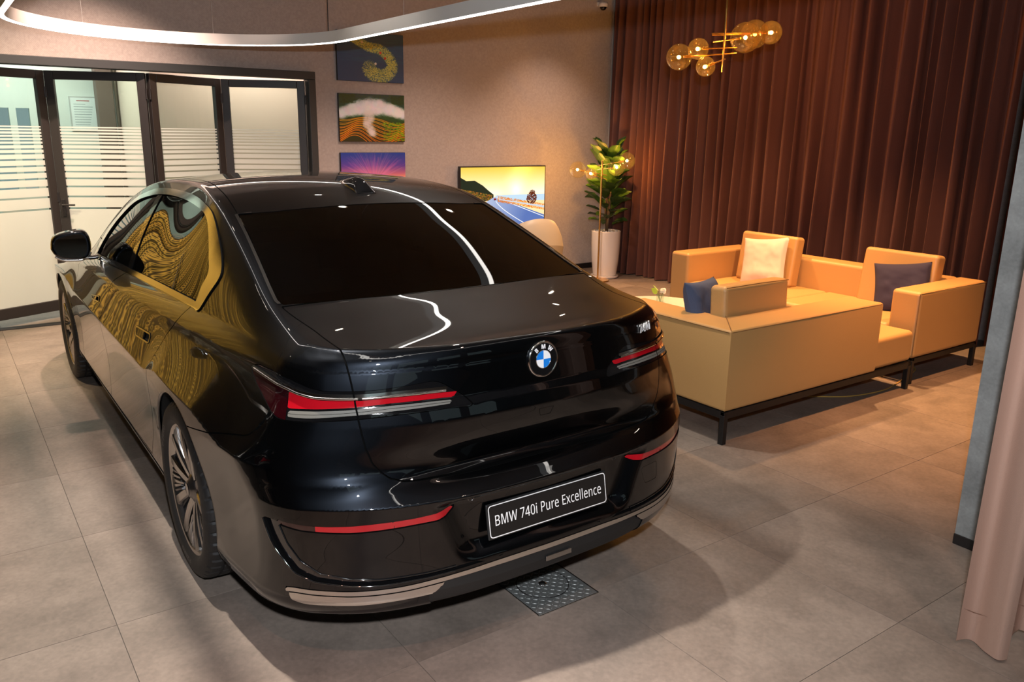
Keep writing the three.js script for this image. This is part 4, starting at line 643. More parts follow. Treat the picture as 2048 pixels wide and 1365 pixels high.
// signed distance to a closed polygon, negative inside
function polySD(pts, smoothN = 0) {
  let Q = pts;
  if (smoothN) { Q = []; const n = pts.length; for (let i = 0; i < n; i++) for (let k = 0; k < smoothN; k++) { const t = k / smoothN, a = pts[(i + n - 1) % n], b = pts[i], c = pts[(i + 1) % n], d = pts[(i + 2) % n]; Q.push([0, 1].map(e => .5 * (2 * b[e] + (c[e] - a[e]) * t + (2 * a[e] - 5 * b[e] + 4 * c[e] - d[e]) * t * t + (3 * b[e] - a[e] - 3 * c[e] + d[e]) * t * t * t))); } }
  const n = Q.length;
  return (u, v) => {
    let d = 1e9, w = false;
    for (let i = 0, j = n - 1; i < n; j = i++) {
      const [ax, ay] = Q[j], [bx, by] = Q[i], ex = bx - ax, ey = by - ay, px = u - ax, py = v - ay;
      const t = clamp((px * ex + py * ey) / (ex * ex + ey * ey)), qx = px - ex * t, qy = py - ey * t; d = Math.min(d, qx * qx + qy * qy);
      if ((by > v) !== (ay > v) && u < (ax - bx) * (v - by) / (ay - by) + bx) w = !w;
    }
    return Math.sqrt(d) * (w ? -1 : 1);
  };
}
// distance to an open polyline
function lineD(pts) {
  return (u, v) => { let d = 1e9; for (let i = 1; i < pts.length; i++) { const [ax, ay] = pts[i - 1], [bx, by] = pts[i], ex = bx - ax, ey = by - ay, t = clamp(((u - ax) * ex + (v - ay) * ey) / (ex * ex + ey * ey)); d = Math.min(d, Math.hypot(u - ax - ex * t, v - ay - ey * t)); } return d; };
}
// ---------------------------------------------------------------- the car
const CAR = new THREE.Group(); CAR.name = 'sedan_car'; scene.add(CAR);
CAR.userData = { label: 'glossy black sedan with white-lettered display plate, parked beside the tan sofa', category: 'car' };
const cpart = (name, geo, mat, label, parent = CAR) => { const m = new THREE.Mesh(geo, geo.userData.skirt ? [mat, M.gap] : mat); m.name = name; if (label) m.userData.label = label; parent.add(m); m.castShadow = m.receiveShadow = true; return m; };
{
  const sA = (x, z) => x + (1.06 - z), G = .0026;
  let body = meshBody();
  for (const zc of [0, -3.215]) body = cut(body, (x, y, z) => Math.max(Math.hypot(y - .362, z - zc) - .402, .62 - x))[1];
  const shell = body;
  // side windows
  const winOut = polySD([[-.118, 1.052], [-.05, 1.129], [-.010, 1.200], [-.078, 1.262], [-.203, 1.330], [-.338, 1.390], [-.46, 1.422], [-.69, 1.446], [-1.0, 1.455], [-1.348, 1.450], [-1.574, 1.422], [-1.835, 1.358], [-2.031, 1.262], [-2.16, 1.148], [-2.27, 1.01], [-2.27, .990], [-2.073, .997], [-1.541, 1.018], [-.993, 1.036], [-.508, 1.048], [-.17, 1.050]], 6);
  const winIn = polySD([[-.166, 1.083], [-.150, 1.14], [-.128, 1.195], [-.179, 1.243], [-.303, 1.327], [-.434, 1.387], [-.606, 1.410], [-.941, 1.424], [-1.251, 1.424], [-1.50, 1.402], [-1.78, 1.345], [-1.97, 1.245], [-2.09, 1.14], [-2.19, 1.03], [-2.15, 1.022], [-1.541, 1.044], [-.993, 1.062], [-.508, 1.074], [-.22, 1.080]], 5);
  let [win, b1] = cut(body, (x, y, z) => Math.max(winOut(z, y), .5 - x, .9 - y)); body = b1;
  const [sideGlass, winTrim] = cut(win, (x, y, z) => winIn(z, y));
  const bp = (x, y, z) => z + 1.352 + (y - 1.2) * .05;
  const [pillar, sg1] = cut(sideGlass, (x, y, z) => Math.abs(bp(x, y, z)) - .036);
  const [divider, sg2] = cut(sg1, (x, y, z) => Math.abs(z + .535 + (y - 1.2) * .02) - .007);
  const [gFront, gRear] = cut(sg2, (x, y, z) => bp(x, y, z));
  const [gDoor, gQuarter] = cut(gRear, (x, y, z) => z + .535 + (y - 1.2) * .02);
  for (const s of [1, -1]) {
    const sd = s < 0 ? 'driver' : 'passenger';
    const tr = cpart('window_trim', panelGeo(winTrim, { off: .006, skirt: .02, sides: [s] }), M.chrome, 'satin chrome window surround, broad at the rear pillar');
    cpart('window_pillar', panelGeo(pillar, { off: .001, skirt: .02, sides: [s] }), M.gloss, 'glossy black pillar between the side windows');
    cpart('window_divider', panelGeo(divider, { off: .001, skirt: 0, sides: [s] }), M.rubber);
    cpart('side_window', panelGeo(gFront, { off: -.004, skirt: 0, sides: [s] }), M.glassCar, 'front side window');
    cpart('side_window', panelGeo(gDoor, { off: -.004, skirt: 0, sides: [s] }), M.glassCar, 'tinted rear door window');
    cpart('side_window', panelGeo(gQuarter, { off: -.004, skirt: 0, sides: [s] }), M.glassCar, 'tinted quarter window');
  }
  // rear window
  const rgPoly = o => polySD([[-.603 - o, -.246 - o], [-.459, -.221 - o], [-.241, -.211 - o], [0, -.210 - o], [.241, -.211 - o], [.459, -.221 - o], [.603 + o, -.246 - o], [.623 + o, -.061], [.648 + o, .139], [.668 + o, .295], [.681 + o, .405], [.676 + o, .434 + o], [.527, .450 + o], [.334, .459 + o], [0, .466 + o], [-.334, .459 + o], [-.527, .450 + o], [-.676 - o, .434 + o], [-.681 - o, .405], [-.668 - o, .295], [-.648 - o, .139], [-.623 - o, -.061]]);
  const rg0 = rgPoly(0), rg1 = rgPoly(.004), rg2 = rgPoly(.016);
  const onTop = (x, y, z) => Math.max(1.05 - y, x - edgeX(z) + .012);
  let [rearGlass, b2] = cut(body, (x, y, z) => Math.max(rg0(x, z), onTop(x, y, z))); body = b2;
  let [, b2a] = cut(body, (x, y, z) => Math.max(rg1(x, z), onTop(x, y, z))); body = b2a;
  const [mould, b2b] = cut(body, (x, y, z) => Math.max(rg2(x, z), onTop(x, y, z), .55 - x, z - .43, -.25 - z)); body = b2b;
  cpart('rear_window', panelGeo(rearGlass, { off: -.002, skirt: 0, sides: [1, -1] }), M.glassRear, 'dark tinted rear window');
  cpart('window_molding', panelGeo(mould, { off: .002, skirt: .01, sides: [1] }), M.chromeDark); cpart('window_molding', panelGeo(mould, { off: .002, skirt: .01, sides: [-1] }), M.chromeDark);
  const ws = polySD([[-.80, -2.62], [0, -2.80], [.80, -2.62], [.70, -2.2], [.60, -1.80], [.56, -1.72], [0, -1.64], [-.56, -1.72], [-.60, -1.80], [-.70, -2.2]]);
  let [shield, b3] = cut(body, (x, y, z) => Math.max(ws(x, z), x - edgeX(z) + .03, .95 - y)); body = b3;
  cpart('windshield', panelGeo(shield, { skirt: 0, sides: [1, -1] }), M.glassCar);
  // boot lid outline, seen from behind
  const lidP = polySD([[-1, 1.4], [.657, 1.4], [.657, 1.063], [.654, 1.017], [.650, .96], [.648, .892], [.643, .845], [.636, .80], [.619, .749], [.596, .718], [.57, .695], [.53, .681], [.48, .676], [.29, .670], [0, .670], [-1, .670]]);
  const lidFn = (x, y, z) => Math.max(lidP(x - .03 * smooth(.70, .42, z), y), .474 - .05 * (x / .68) ** 2 - z, .6 * (.45 - z));
  // tail lamps
  const lampP = polySD([[1.347, .984], [1.335, .993], [1.310, 1.001], [1.279, 1.006], [1.177, 1.008], [1.058, 1.0], [.953, .982], [.883, .976], [.778, .975], [.677, .976], [.539, .984], [.457, .990], [.432, .987], [.405, .976], [.353, .946], [.290, .908], [.284, .902], [.295, .898], [.377, .903], [.572, .900], [.75, .891], [.854, .888], [.983, .884], [1.075, .880], [1.115, .882], [1.150, .889], [1.213, .912], [1.301, .947], [1.34, .972]]);
  const inLamp = (x, y, z) => Math.max(lampP(sA(x, z), y), .5 - z);
  let [lamp, b4] = cut(body, inLamp); body = cut(b4, (x, y, z) => inLamp(x, y, z) - .0018)[1];
  const redTop = pchip([.37, .461, .576, .755, .904, .999, 1.083, 1.33, 1.45], [.9505, .9525, .9525, .9485, .951, .958, .969, .983, .99]);
  const redBot = pchip([.35, .46, .576, .775, .946, 1.065, 1.3], [.931, .934, .934, .9265, .922, .915, .905]);
  const clrBot = pchip([.37, .572, .75, .856, .989, 1.082, 1.3], [.914, .911, .9025, .898, .892, .889, .885]);
  const clrTop = s => redBot(s) - .0065;
  const slant = (s, y) => (.356 + (y - .93) * -.9) - s;                 // inner end of the strips leans
  for (const lidSide of [true, false]) {
    let m = inside(lamp, lidSide ? (x, y, z) => lidFn(x, y, z) + G : (x, y, z) => G - lidFn(x, y, z));
    const f = {
      red: (x, y, z) => { const s = sA(x, z); return Math.max(y - redTop(s) + .002, redBot(s) - y, slant(s, y) + .012, s - 1.064); },
      smoke: (x, y, z) => { const s = sA(x, z); return Math.max(y - redTop(s) + .002, 1.0665 - s); },
      strip: (x, y, z) => { const s = sA(x, z); return Math.max(y - clrTop(s), clrBot(s) - y, slant(s, y) + .006, s - 1.058); },
      bright: (x, y, z) => { const s = sA(x, z), t = redTop(s) + .0025; return Math.max(t - y, y - t - .0115 - .004 * smooth(1.1, .8, s), .395 - s - (y - .955) * .2); },
    };
    let red, smoke, strip, bright;
    [red, m] = cut(m, f.red); [smoke, m] = cut(m, f.smoke); [strip, m] = cut(m, f.strip); [bright, m] = cut(m, f.bright);
    const [stripA, stripB] = cut(strip, (x, y, z) => { const s = sA(x, z); return y - (clrTop(s) + clrBot(s)) / 2; });
    for (const s of [1, -1]) {
      const nm = lidSide ? 'tail_lamp_inner' : 'tail_lamp_outer';
      const h = cpart(nm, panelGeo(m, { off: -.004, skirt: .012, sides: [s] }), M.gloss, 'slim tail lamp housing in glossy black');
      cpart('red_lens', panelGeo(red, { off: -.003, skirt: .01, sides: [s] }), M.redLens, 'bright red lamp strip', h);
      if (smoke.tri.length) cpart('smoked_lens', panelGeo(smoke, { off: -.002, skirt: .01, sides: [s] }), M.smokeLens, 'dark smoked red lens at the corner', h);
      cpart('clear_strip', panelGeo(inside(stripA, (x, y, z) => { const q = sA(x, z); return clrBot(q) + .0012 - y; }), { off: -.003, skirt: .008, sides: [s] }), M.clearStrip, 'clear reversing strip', h);
      cpart('clear_strip', panelGeo(inside(stripB, (x, y, z) => { const q = sA(x, z); return (clrTop(q) + clrBot(q)) / 2 + .0012 - y; }), { off: -.003, skirt: .008, sides: [s] }), M.clearStrip, 'clear reversing strip', h);
      cpart('chrome_strip', panelGeo(bright, { off: .002, skirt: .008, sides: [s] }), M.chrome, 'bright chrome strip above the lamp', h);
      cpart('chrome_bead', tailTube(q => redTop(q) + .0045, lidSide ? .40 : .745, lidSide ? .728 : 1.322, 24, .0028, .0042, s), M.chrome, null, h);
    }
  }
  // boot lid
  let lid = inside(body, (x, y, z) => lidFn(x, y, z) + G); body = inside(body, (x, y, z) => G - lidFn(x, y, z));
  const grooveFn = (x, y) => Math.abs(y - .932 + .003 * (x / .3) ** 2) - .0012;
  lid = cut(lid, (x, y, z) => Math.max(grooveFn(x, y), x - .285, .8 - z))[1];
  const keyP = polySD([[-.030, .842], [.030, .842], [.021, .816], [-.021, .816]]);
  const [keyC, lid2] = cut(lid, (x, y, z) => Math.max(keyP(x, y), .9 - z)); lid = cut(lid2, (x, y, z) => Math.max(keyP(x, y) - .0016, .9 - z))[1];
  const LID = cpart('boot_lid', panelGeo(lid, { skirt: .014, sides: [1, -1] }), M.paint, 'boot lid with emblem and model badge');
  cpart('release_cover', panelGeo(keyC, { off: -.0005, skirt: .006, sides: [1, -1] }), M.paint, null, LID);
  // rear bumper
  const bumpY = pchip([1.13, 1.173, 1.229, 1.288, 1.379, 1.582, 1.836, 2.1], [1.2, .885, .832, .799, .781, .749, .702, .66]);
  const bumpFn = (x, y, z) => { const s = sA(x, z); return Math.max(s < 1.135 ? -.05 : (y - bumpY(s)) * (s < 1.23 ? .35 : .95), .02 - z); };
  let bumper = inside(body, (x, y, z) => bumpFn(x, y, z) + G); body = inside(body, (x, y, z) => G * .7 - bumpFn(x, y, z));
  const rear = z => .3 - z;
  const refP = polySD([[1.079, .574], [.964, .570], [.855, .566], [.75, .566], [.634, .569], [.49, .572], [.385, .578], [.350, .580], [.352, .572], [.372, .558], [.40, .553], [.49, .551], [.636, .546], [.751, .544], [.857, .548], [.966, .553], [1.079, .563]]);
  const ventP = polySD([[1.167, .567], [1.152, .535], [1.133, .502], [1.110, .474], [1.082, .450], [1.010, .398], [.916, .372], [.763, .357], [.638, .353], [.436, .357], [.252, .366], [.12, .369], [.12, .372], [.273, .377], [.435, .374], [.637, .374], [.762, .383], [.891, .402], [.98, .446], [1.037, .502], [1.064, .545], [1.076, .566], [1.085, .573], [1.145, .573]]);
  const barTop = pchip([-.1, .145, .30, .40, .56, .73, .87, 1.0, 1.07], [.3585, .3575, .352, .3465, .3395, .338, .341, .344, .338]);
  const barBot = s => barTop(s) - .0145 - .003 * smooth(.35, .1, s);
  const SB = (x, y, z) => { const s = sA(x, z); return Math.max(y - barTop(s), barBot(s) - y, s - 1.065, .5 - z); };
  const capIn = y => .365 + (.333 - y) * 1.6;
  const capBot = pchip([.3, .45, .6, .75, .95, 1.05], [.304, .298, .294, .290, .290, .300]);
  const SC = (x, y, z) => { const s = sA(x, z); return Math.max(y - barTop(s) + .018, capBot(s) - y, s - 1.055 + (.33 - y) * .6, capIn(y) - s, .5 - z); };
  const S2 = (P) => (x, y, z) => Math.max(P(sA(x, z), y), rear(z));
  let refl, vent, lip, bar;
  [refl, bumper] = cut(bumper, S2(refP)); bumper = cut(bumper, (x, y, z) => S2(refP)(x, y, z) - .003)[1];
  [vent, bumper] = cut(bumper, S2(ventP));
  [lip, bumper] = cut(bumper, SC); bumper = cut(bumper, (x, y, z) => SC(x, y, z) - .0015)[1];
  [bar, bumper] = cut(bumper, SB); bumper = cut(bumper, (x, y, z) => SB(x, y, z) - .0015)[1];
  const towP = polySD([[.455, .520], [.55, .516], [.557, .508], [.566, .452], [.558, .441], [.487, .446], [.480, .452], [.450, .512]]);
  const bumperPlain = bumper;
  const [tow, bumper2] = cut(bumper, (x, y, z) => Math.max(towP(x, y), .9 - z)); bumper = cut(bumper2, (x, y, z) => Math.max(towP(x, y) - .0014, .9 - z))[1];
  const diffFn = (x, y, z) => Math.max(y - .340, sA(x, z) - .44, rear(z)), plainTop = cut(bumperPlain, diffFn)[1];
  const [diff, bumperTop] = cut(bumper, (x, y, z) => Math.max(y - .340, sA(x, z) - .44, rear(z)));
  const BUMP = cpart('rear_bumper', panelsGeo([[bumperTop, [1]], [plainTop, [-1]]], 0, .014), M.paint, 'rear bumper with number plate pocket');
  cpart('diffuser', panelGeo(diff, { off: -.004, skirt: .01, sides: [1, -1] }), M.plastic, 'black lower diffuser', BUMP);
  for (const s of [1, -1]) {
    const [rIn, rOut] = cut(refl, (x, y, z) => Math.abs(sA(x, z) - .575) - .004);
    const [rA, rB] = cut(rOut, (x, y, z) => sA(x, z) - .575);
    const [rB1, rB2] = cut(rB, (x, y, z) => sA(x, z) - .90);
    cpart('reflector', panelGeo(rA, { off: -.004, skirt: .01, sides: [s] }), M.redLens, 'red reflector strip in the bumper', BUMP);
    cpart('reflector', panelGeo(rB1, { off: -.004, skirt: .01, sides: [s] }), M.redLens, 'red reflector strip in the bumper', BUMP);
    cpart('reflector_tail', panelGeo(rB2, { off: -.004, skirt: .01, sides: [s] }), M.smokeLens, 'dull dark red end of the reflector strip', BUMP);
    cpart('reflector_frame', panelGeo(rIn, { off: -.003, skirt: .01, sides: [s] }), M.gloss, null, BUMP);
    cpart('corner_trim', panelGeo(vent, { off: -.011, skirt: 0, sides: [s] }), M.gloss, 'glossy black curved trim round the bumper corner', BUMP);
    cpart('corner_bead', polyTube([[1.165, .565], [1.152, .535], [1.133, .502], [1.110, .474], [1.082, .450], [1.010, .398], [.916, .372], [.763, .357], [.638, .353], [.436, .357], [.30, .363]], .001, .0035, s), M.gloss, null, BUMP);
    cpart('corner_bead', polyTube([[.33, .378], [.435, .374], [.637, .374], [.762, .383], [.891, .402], [.98, .446], [1.037, .502], [1.062, .545], [1.074, .564]], .001, .003, s), M.gloss, null, BUMP);
    cpart('bumper_cap', panelGeo(lip, { off: .004, skirt: .014, sides: [s] }), M.satin, 'satin silver cap under the bumper', BUMP);
    if (s > 0) cpart('tow_cover', panelGeo(tow, { off: -.0004, skirt: .008, sides: [s] }), M.paint, 'small square tow eye cover', BUMP);
  }
  cpart('chrome_bar', panelGeo(bar, { off: .003, skirt: .012, sides: [1, -1] }), M.satin, 'slim satin silver bar above the diffuser', BUMP);
  // roof, bonnet
  const roofFn = (x, y, z) => Math.max(x - edgeX(z) + .05, 1.2 - y, z - .0, -2.2 - z);
  const roof = inside(body, (x, y, z) => roofFn(x, y, z) + G); body = inside(body, (x, y, z) => G - roofFn(x, y, z));
  const ROOF = cpart('roof_panel', panelGeo(roof, { skirt: .012, sides: [1, -1] }), M.paint);
  const hoodFn = (x, y, z) => Math.max(x - edgeX(z) + .03, z + 2.6, .6 - y, -4.0 - z);
  const hood = inside(body, (x, y, z) => hoodFn(x, y, z) + G); body = inside(body, (x, y, z) => G - hoodFn(x, y, z));
  cpart('bonnet', panelGeo(hood, { skirt: .012, sides: [1, -1] }), M.paint);
  const fbFn = (x, y, z) => Math.max(z + 3.62 + .25 * smooth(.55, .75, y), y - .75);
  const fb = inside(body, (x, y, z) => fbFn(x, y, z) + G); body = inside(body, (x, y, z) => G - fbFn(x, y, z));
  cpart('front_bumper', panelGeo(fb, { skirt: .012, sides: [1, -1] }), M.paint);
  // doors
  const rearDoor = polySD([[-1.345, 1.10], [-.30, 1.10], [-.225, 1.05], [-.262, .993], [-.36, .915], [-.425, .819], [-.47, .72], [-.53, .573], [-.58, .45], [-.61, .36], [-.625, .300], [-1.66, .286], [-1.668, .40], [-1.665, .55], [-1.645, .75], [-1.59, .86], [-1.47, .975], [-1.37, 1.03], [-1.352, 1.05]]);
  const frontDoor = polySD([[-2.60, 1.10], [-1.351, 1.10], [-1.352, 1.05], [-1.37, 1.03], [-1.47, .975], [-1.59, .86], [-1.645, .75], [-1.665, .55], [-1.668, .40], [-1.66, .286], [-2.62, .275], [-2.66, .40], [-2.655, .60], [-2.62, .80], [-2.55, .95]]);
  const side = (P) => (x, y, z) => Math.max(P(z, y), .6 - x);
  const hR = o => polySD([[-.855, .850], [-.845, .858], [-.602, .870], [-.590, .862], [-.586, .832], [-.597, .825], [-.812, .816], [-.824, .822]]);
  const hF = polySD([[-2.010, .806], [-2.000, .814], [-1.778, .841], [-1.766, .834], [-1.762, .812], [-1.772, .806], [-1.975, .790], [-1.986, .796]]);
  for (const [P, nm, H, lab, zs] of [[frontDoor, 'front_door', hF, 'front door', -1.86], [rearDoor, 'rear_door', hR(0), 'rear door', -.70]]) {
    let d = inside(body, (x, y, z) => side(P)(x, y, z) + G); body = inside(body, (x, y, z) => G - side(P)(x, y, z));
    const [hm, d2] = cut(d, (x, y, z) => Math.max(H(z, y), .7 - x)); d = cut(d2, (x, y, z) => Math.max(H(z, y) - .0014, .7 - x))[1];
    const [frame, core] = cut(hm, (x, y, z) => -(H(z, y) + .0065));
    const [flap, pocket] = cut(core, (x, y, z) => z - zs);
    for (const s of [1, -1]) {
      const D = cpart(nm, panelGeo(d, { skirt: .014, sides: [s] }), M.paint, lab + ' with flush handle');
      cpart('handle_frame', panelGeo(frame, { off: .003, skirt: .008, sides: [s] }), M.chrome, 'bright frame of the flush handle', D);
      cpart('handle_flap', panelGeo(flap, { off: .001, skirt: .006, sides: [s] }), M.paint, null, D);
      cpart('handle_pocket', panelGeo(pocket, { off: -.010, skirt: 0, sides: [s] }), M.plastic, 'dark handle pocket', D);
    }
  }
  const sillFn = (x, y, z) => Math.max(y - .284, z + .35, -2.75 - z, .62 - x);
  const sill = inside(body, (x, y, z) => sillFn(x, y, z) + .001); body = inside(body, (x, y, z) => .001 - sillFn(x, y, z));
  const fenFn = (x, y, z) => Math.max(z + 2.55, .5 - x);
  const fen = inside(body, fenFn); body = cut(body, fenFn)[1];
  const [floorPan, frameSide] = cut(body, (x, y, z) => Math.max(y - .30, x - .88));
  for (const s of [1, -1]) {
    cpart('side_sill', panelGeo(sill, { off: .003, skirt: .012, sides: [s] }), M.paint);
    cpart('front_fender', panelGeo(fen, { skirt: .014, sides: [s] }), M.paint);
    cpart('rear_quarter', panelGeo(frameSide, { skirt: .014, sides: [s] }), M.paint, 'rear fender flowing up into roof pillar and roof rail');
  }
  cpart('underbody', panelGeo(floorPan, { skirt: 0, sides: [1, -1] }), M.plastic);
  // dark inner shell behind the gaps
  let inner = cut(shell, (x, y, z) => Math.max(winOut(z, y), .5 - x, .9 - y))[1];
  inner = cut(inner, (x, y, z) => Math.max(rg0(x, z), onTop(x, y, z)))[1];
  inner = cut(inner, (x, y, z) => Math.max(ws(x, z), x - edgeX(z) + .03, .95 - y))[1];
  cpart('inner_shell', panelGeo(inner, { off: -.015, skirt: 0, sides: [1, -1] }), M.gap);

  // wheel arches: lip and liner
  for (const zc of [0, -3.215]) for (const s of [1, -1]) {
    const pts = [], n = 40; for (let i = 0; i <= n; i++) { const a = lerp(-.42, Math.PI + .42, i / n), y = .362 + Math.sin(a) * .402, z = zc + Math.cos(a) * .402; if (y < .2) continue; pts.push(new THREE.Vector3(s * (sideX(y, z) - .008), y, z)); }
    cpart('arch_lip', new THREE.TubeGeometry(new THREE.CatmullRomCurve3(pts), 60, .009, 8), M.paint);
    const prof = []; for (let i = 0; i <= 24; i++) { const a = lerp(-.45, Math.PI + .45, i / 24); prof.push([.362 + Math.sin(a) * .405, zc + Math.cos(a) * .405]); }
    const P = [], I = []; prof.forEach(([y, z]) => P.push(s * .985, Math.max(y, .19), z, s * .60, Math.max(y, .19), z)); for (let i = 0; i < prof.length - 1; i++) I.push(2 * i, 2 * i + 1, 2 * i + 2, 2 * i + 1, 2 * i + 3, 2 * i + 2);
    const c = P.length / 3; P.push(s * .60, .362, zc); for (let i = 0; i < prof.length - 1; i++) I.push(c, 2 * i + 1, 2 * i + 3);
    const g = new THREE.BufferGeometry(); for (let i = 0; i < P.length; i += 3) P[i] = s * Math.min(Math.abs(P[i]), sideX(P[i + 1], P[i + 2]) - .012);
    g.setAttribute('position', new THREE.Float32BufferAttribute(P, 3)); g.setIndex(I); g.computeVertexNormals();
    cpart('wheel_liner', g, M.plastic);
  }
  // wheels
  const wheel = makeWheel();
  for (const [z, s] of [[0, -1], [0, 1], [-3.215, -1], [-3.215, 1]]) {
    const w = wheel.clone(); w.position.set(s * .842, .362, z); w.rotation.y = s < 0 ? Math.PI : 0; w.rotation.x = z ? .5 : .12; w.rotation.order = 'XYZ'; CAR.add(w);
  }
  // door mirrors
  for (const s of [1, -1]) {
    const sh = (k) => { const S = new THREE.Shape(); const q = [[-.098, -.010], [-.085, .050], [-.030, .078], [.060, .092], [.098, .074], [.112, .010], [.100, -.052], [.066, -.074], [-.020, -.074], [-.075, -.052]].map(([a, b]) => new THREE.Vector2(a * k, b * k)); new THREE.SplineCurve([...q, q[0]]).getPoints(60).forEach((p, i) => i ? S.lineTo(p.x, p.y) : S.moveTo(p.x, p.y)); return S; };
    const hs = new THREE.ExtrudeGeometry(sh(1), { depth: .05, bevelEnabled: true, bevelThickness: .045, bevelSize: .018, bevelOffset: -.010, bevelSegments: 6, curveSegments: 30 });
    hs.translate(0, 0, -.08); if (s > 0) hs.scale(-1, 1, 1); if (s > 0) flip(hs);
    const H = cpart('door_mirror', hs, M.paint, 'wing mirror with chrome foot'); H.position.set(s * 1.022, 1.082, -2.10); H.rotation.y = s * .10; H.scale.setScalar(.93);
    const mg = new THREE.ExtrudeGeometry(sh(.86), { depth: .004, bevelEnabled: false }); mg.translate(0, 0, .0155); if (s > 0) { mg.scale(-1, 1, 1); flip(mg); }
    cpart('mirror_glass', mg, M.mirror, 'mirror glass', H);
    const edge = []; for (const [a, b] of [[-.085, -.058], [-.05, -.079], [0, -.085], [.06, -.084], [.092, -.068], [.112, -.040]]) edge.push(new THREE.Vector3(-s * a, b, -.01));
    cpart('mirror_edge', new THREE.TubeGeometry(new THREE.CatmullRomCurve3(edge), 24, .0085, 8), M.chrome, null, H);
    cpart('mirror_foot', new THREE.TubeGeometry(new THREE.CatmullRomCurve3([new THREE.Vector3(-s * .06, -.07, -.01), new THREE.Vector3(-s * .115, -.075, -.015), new THREE.Vector3(-s * .15, -.072, -.02)]), 16, .014, 8), M.chrome, null, H);
  }
  // aerial fin
  {
    const P = [], I = [], st = [[-.60, .010, .002], [-.56, .028, .010], [-.50, .036, .030], [-.44, .038, .048], [-.39, .036, .052], [-.365, .038, .040], [-.335, .042, .004]];
    st.forEach(([z, w, h]) => { const y0 = topY(0, z) - .004; for (let k = 0; k <= 12; k++) { const a = Math.PI * k / 12, c = Math.cos(a), sn = Math.sin(a); P.push(.018 + 1.25 * w * Math.sign(c) * Math.pow(Math.abs(c), .8) * (1 - .45 * sn * Math.min(1, h / .03)), y0 + (h + .004) * Math.pow(sn, .6), z); } });
    for (let i = 0; i < st.length - 1; i++) for (let k = 0; k < 12; k++) { const a = i * 13 + k; I.push(a, a + 1, a + 13, a + 1, a + 14, a + 13); }
    const e = (st.length - 1) * 13; for (let k = 1; k < 12; k++) I.push(e, e + k, e + k + 1);
    const g = new THREE.BufferGeometry(); g.setAttribute('position', new THREE.Float32BufferAttribute(P, 3)); g.setIndex(I); g.computeVertexNormals();
    cpart('roof_aerial', toCreasedNormals(g, .7), M.gloss, 'shark fin aerial', ROOF);
  }
  // parking sensors
  for (const s of [1, -1]) { const g = new THREE.TorusGeometry(.011, .0016, 6, 24); const p = [s * .315, .590, rearZ(.315, .590)]; const m = cpart('park_sensor', g, M.chromeDark, null, BUMP); m.position.set(p[0], p[1], p[2] + .001); m.rotation.set(.25, s * .08, 0); }
  // exhaust-side name plate under the diffuser
  const lb = cpart('diffuser_label', new RoundedBoxGeometry(.115, .020, .004, 2, .002), M.chromeDark, 'small grey strip on the diffuser', BUMP); lb.position.set(.025, .302, 1.143); lb.rotation.x = -.05;
  // number plate
  const plate = cpart('number_plate', new RoundedBoxGeometry(.528, .124, .010, 3, .005), M.plastic, 'black display plate with white lettering'); plate.position.set(0, .4925, 1.112); plate.rotation.x = -.18;
  const pf = cpart('plate_face', new THREE.PlaneGeometry(.522, .118), M.plate, 'white text BMW 740i Pure Excellence in a white frame', plate); pf.position.z = .0056;
  // emblem
  const em = cpart('emblem', new THREE.LatheGeometry([[0, 0], [.0595, 0], [.0635, .003], [.0635, .007], [.061, .0095], [.058, .0095], [.0565, .008]].map(p => new THREE.Vector2(...p)), 64), M.chrome, 'round emblem with blue and white quarters');
  em.position.set(0, 1.0085, 1.049); em.rotation.x = Math.PI / 2 - .055;
  const ring = cpart('emblem_field', new THREE.CylinderGeometry(.0575, .0575, .007, 64), M.gloss, null, em); ring.position.y = .0045;
  const inr = cpart('emblem_ring', new THREE.TorusGeometry(.0315, .0012, 8, 48), M.chrome, null, em); inr.rotation.x = Math.PI / 2; inr.position.y = .0088;
  for (let k = 0; k < 4; k++) { const q = cpart('emblem_quarter', new THREE.CylinderGeometry(.031, .031, .002, 24, 1, false, k * Math.PI / 2, Math.PI / 2), k % 2 ? M.emWhite : M.emBlue, k % 2 ? 'white quarter' : 'blue quarter', em); q.position.y = .0082; }
  for (const [ch, a] of [['B', .72], ['M', 0], ['W', -.72]]) {
    const g = new TextGeometry(ch, { font: FB, size: .0155, depth: .0015, curveSegments: 4 }); g.computeBoundingBox(); g.translate(-(g.boundingBox.max.x + g.boundingBox.min.x) / 2, -.0078, 0);
    const t = cpart('emblem_letter', g, M.emWhite, null, em); t.rotation.order = 'YXZ'; t.rotation.set(-Math.PI / 2, a, 0); t.position.set(-Math.sin(a) * .0445, .0082, -Math.cos(a) * .0445);
  }
  // model badge
  let bx = .505;
  for (const ch of '740i') {
    const g = new TextGeometry(ch, { font: FB, size: .030, depth: .003, bevelEnabled: true, bevelThickness: .0012, bevelSize: .0008, bevelSegments: 2, curveSegments: 5 }); g.computeBoundingBox(); const wd = g.boundingBox.max.x;
    g.applyMatrix4(new THREE.Matrix4().makeShear(0, 0, .16, 0, 0, 0));
    const y = 1.022, c = bx + wd / 2, z = rearZ(c, y), dz = (rearZ(c + .02, y) - rearZ(c - .02, y)) / .04, dy = (rearZ(c, y + .02) - rearZ(c, y - .005)) / .025;
    const b = cpart('badge_character', g, M.alu, ch === '7' ? 'chrome model badge 740i' : null, LID); b.position.set(bx, y, rearZ(bx, y) + .0035); b.rotation.order = 'YXZ'; b.rotation.set(Math.atan(dy), -Math.atan(dz), 0);
    bx += (wd + .005) * Math.cos(Math.atan(dz));
  }
  // cabin
  const seatMat = M.cabin;
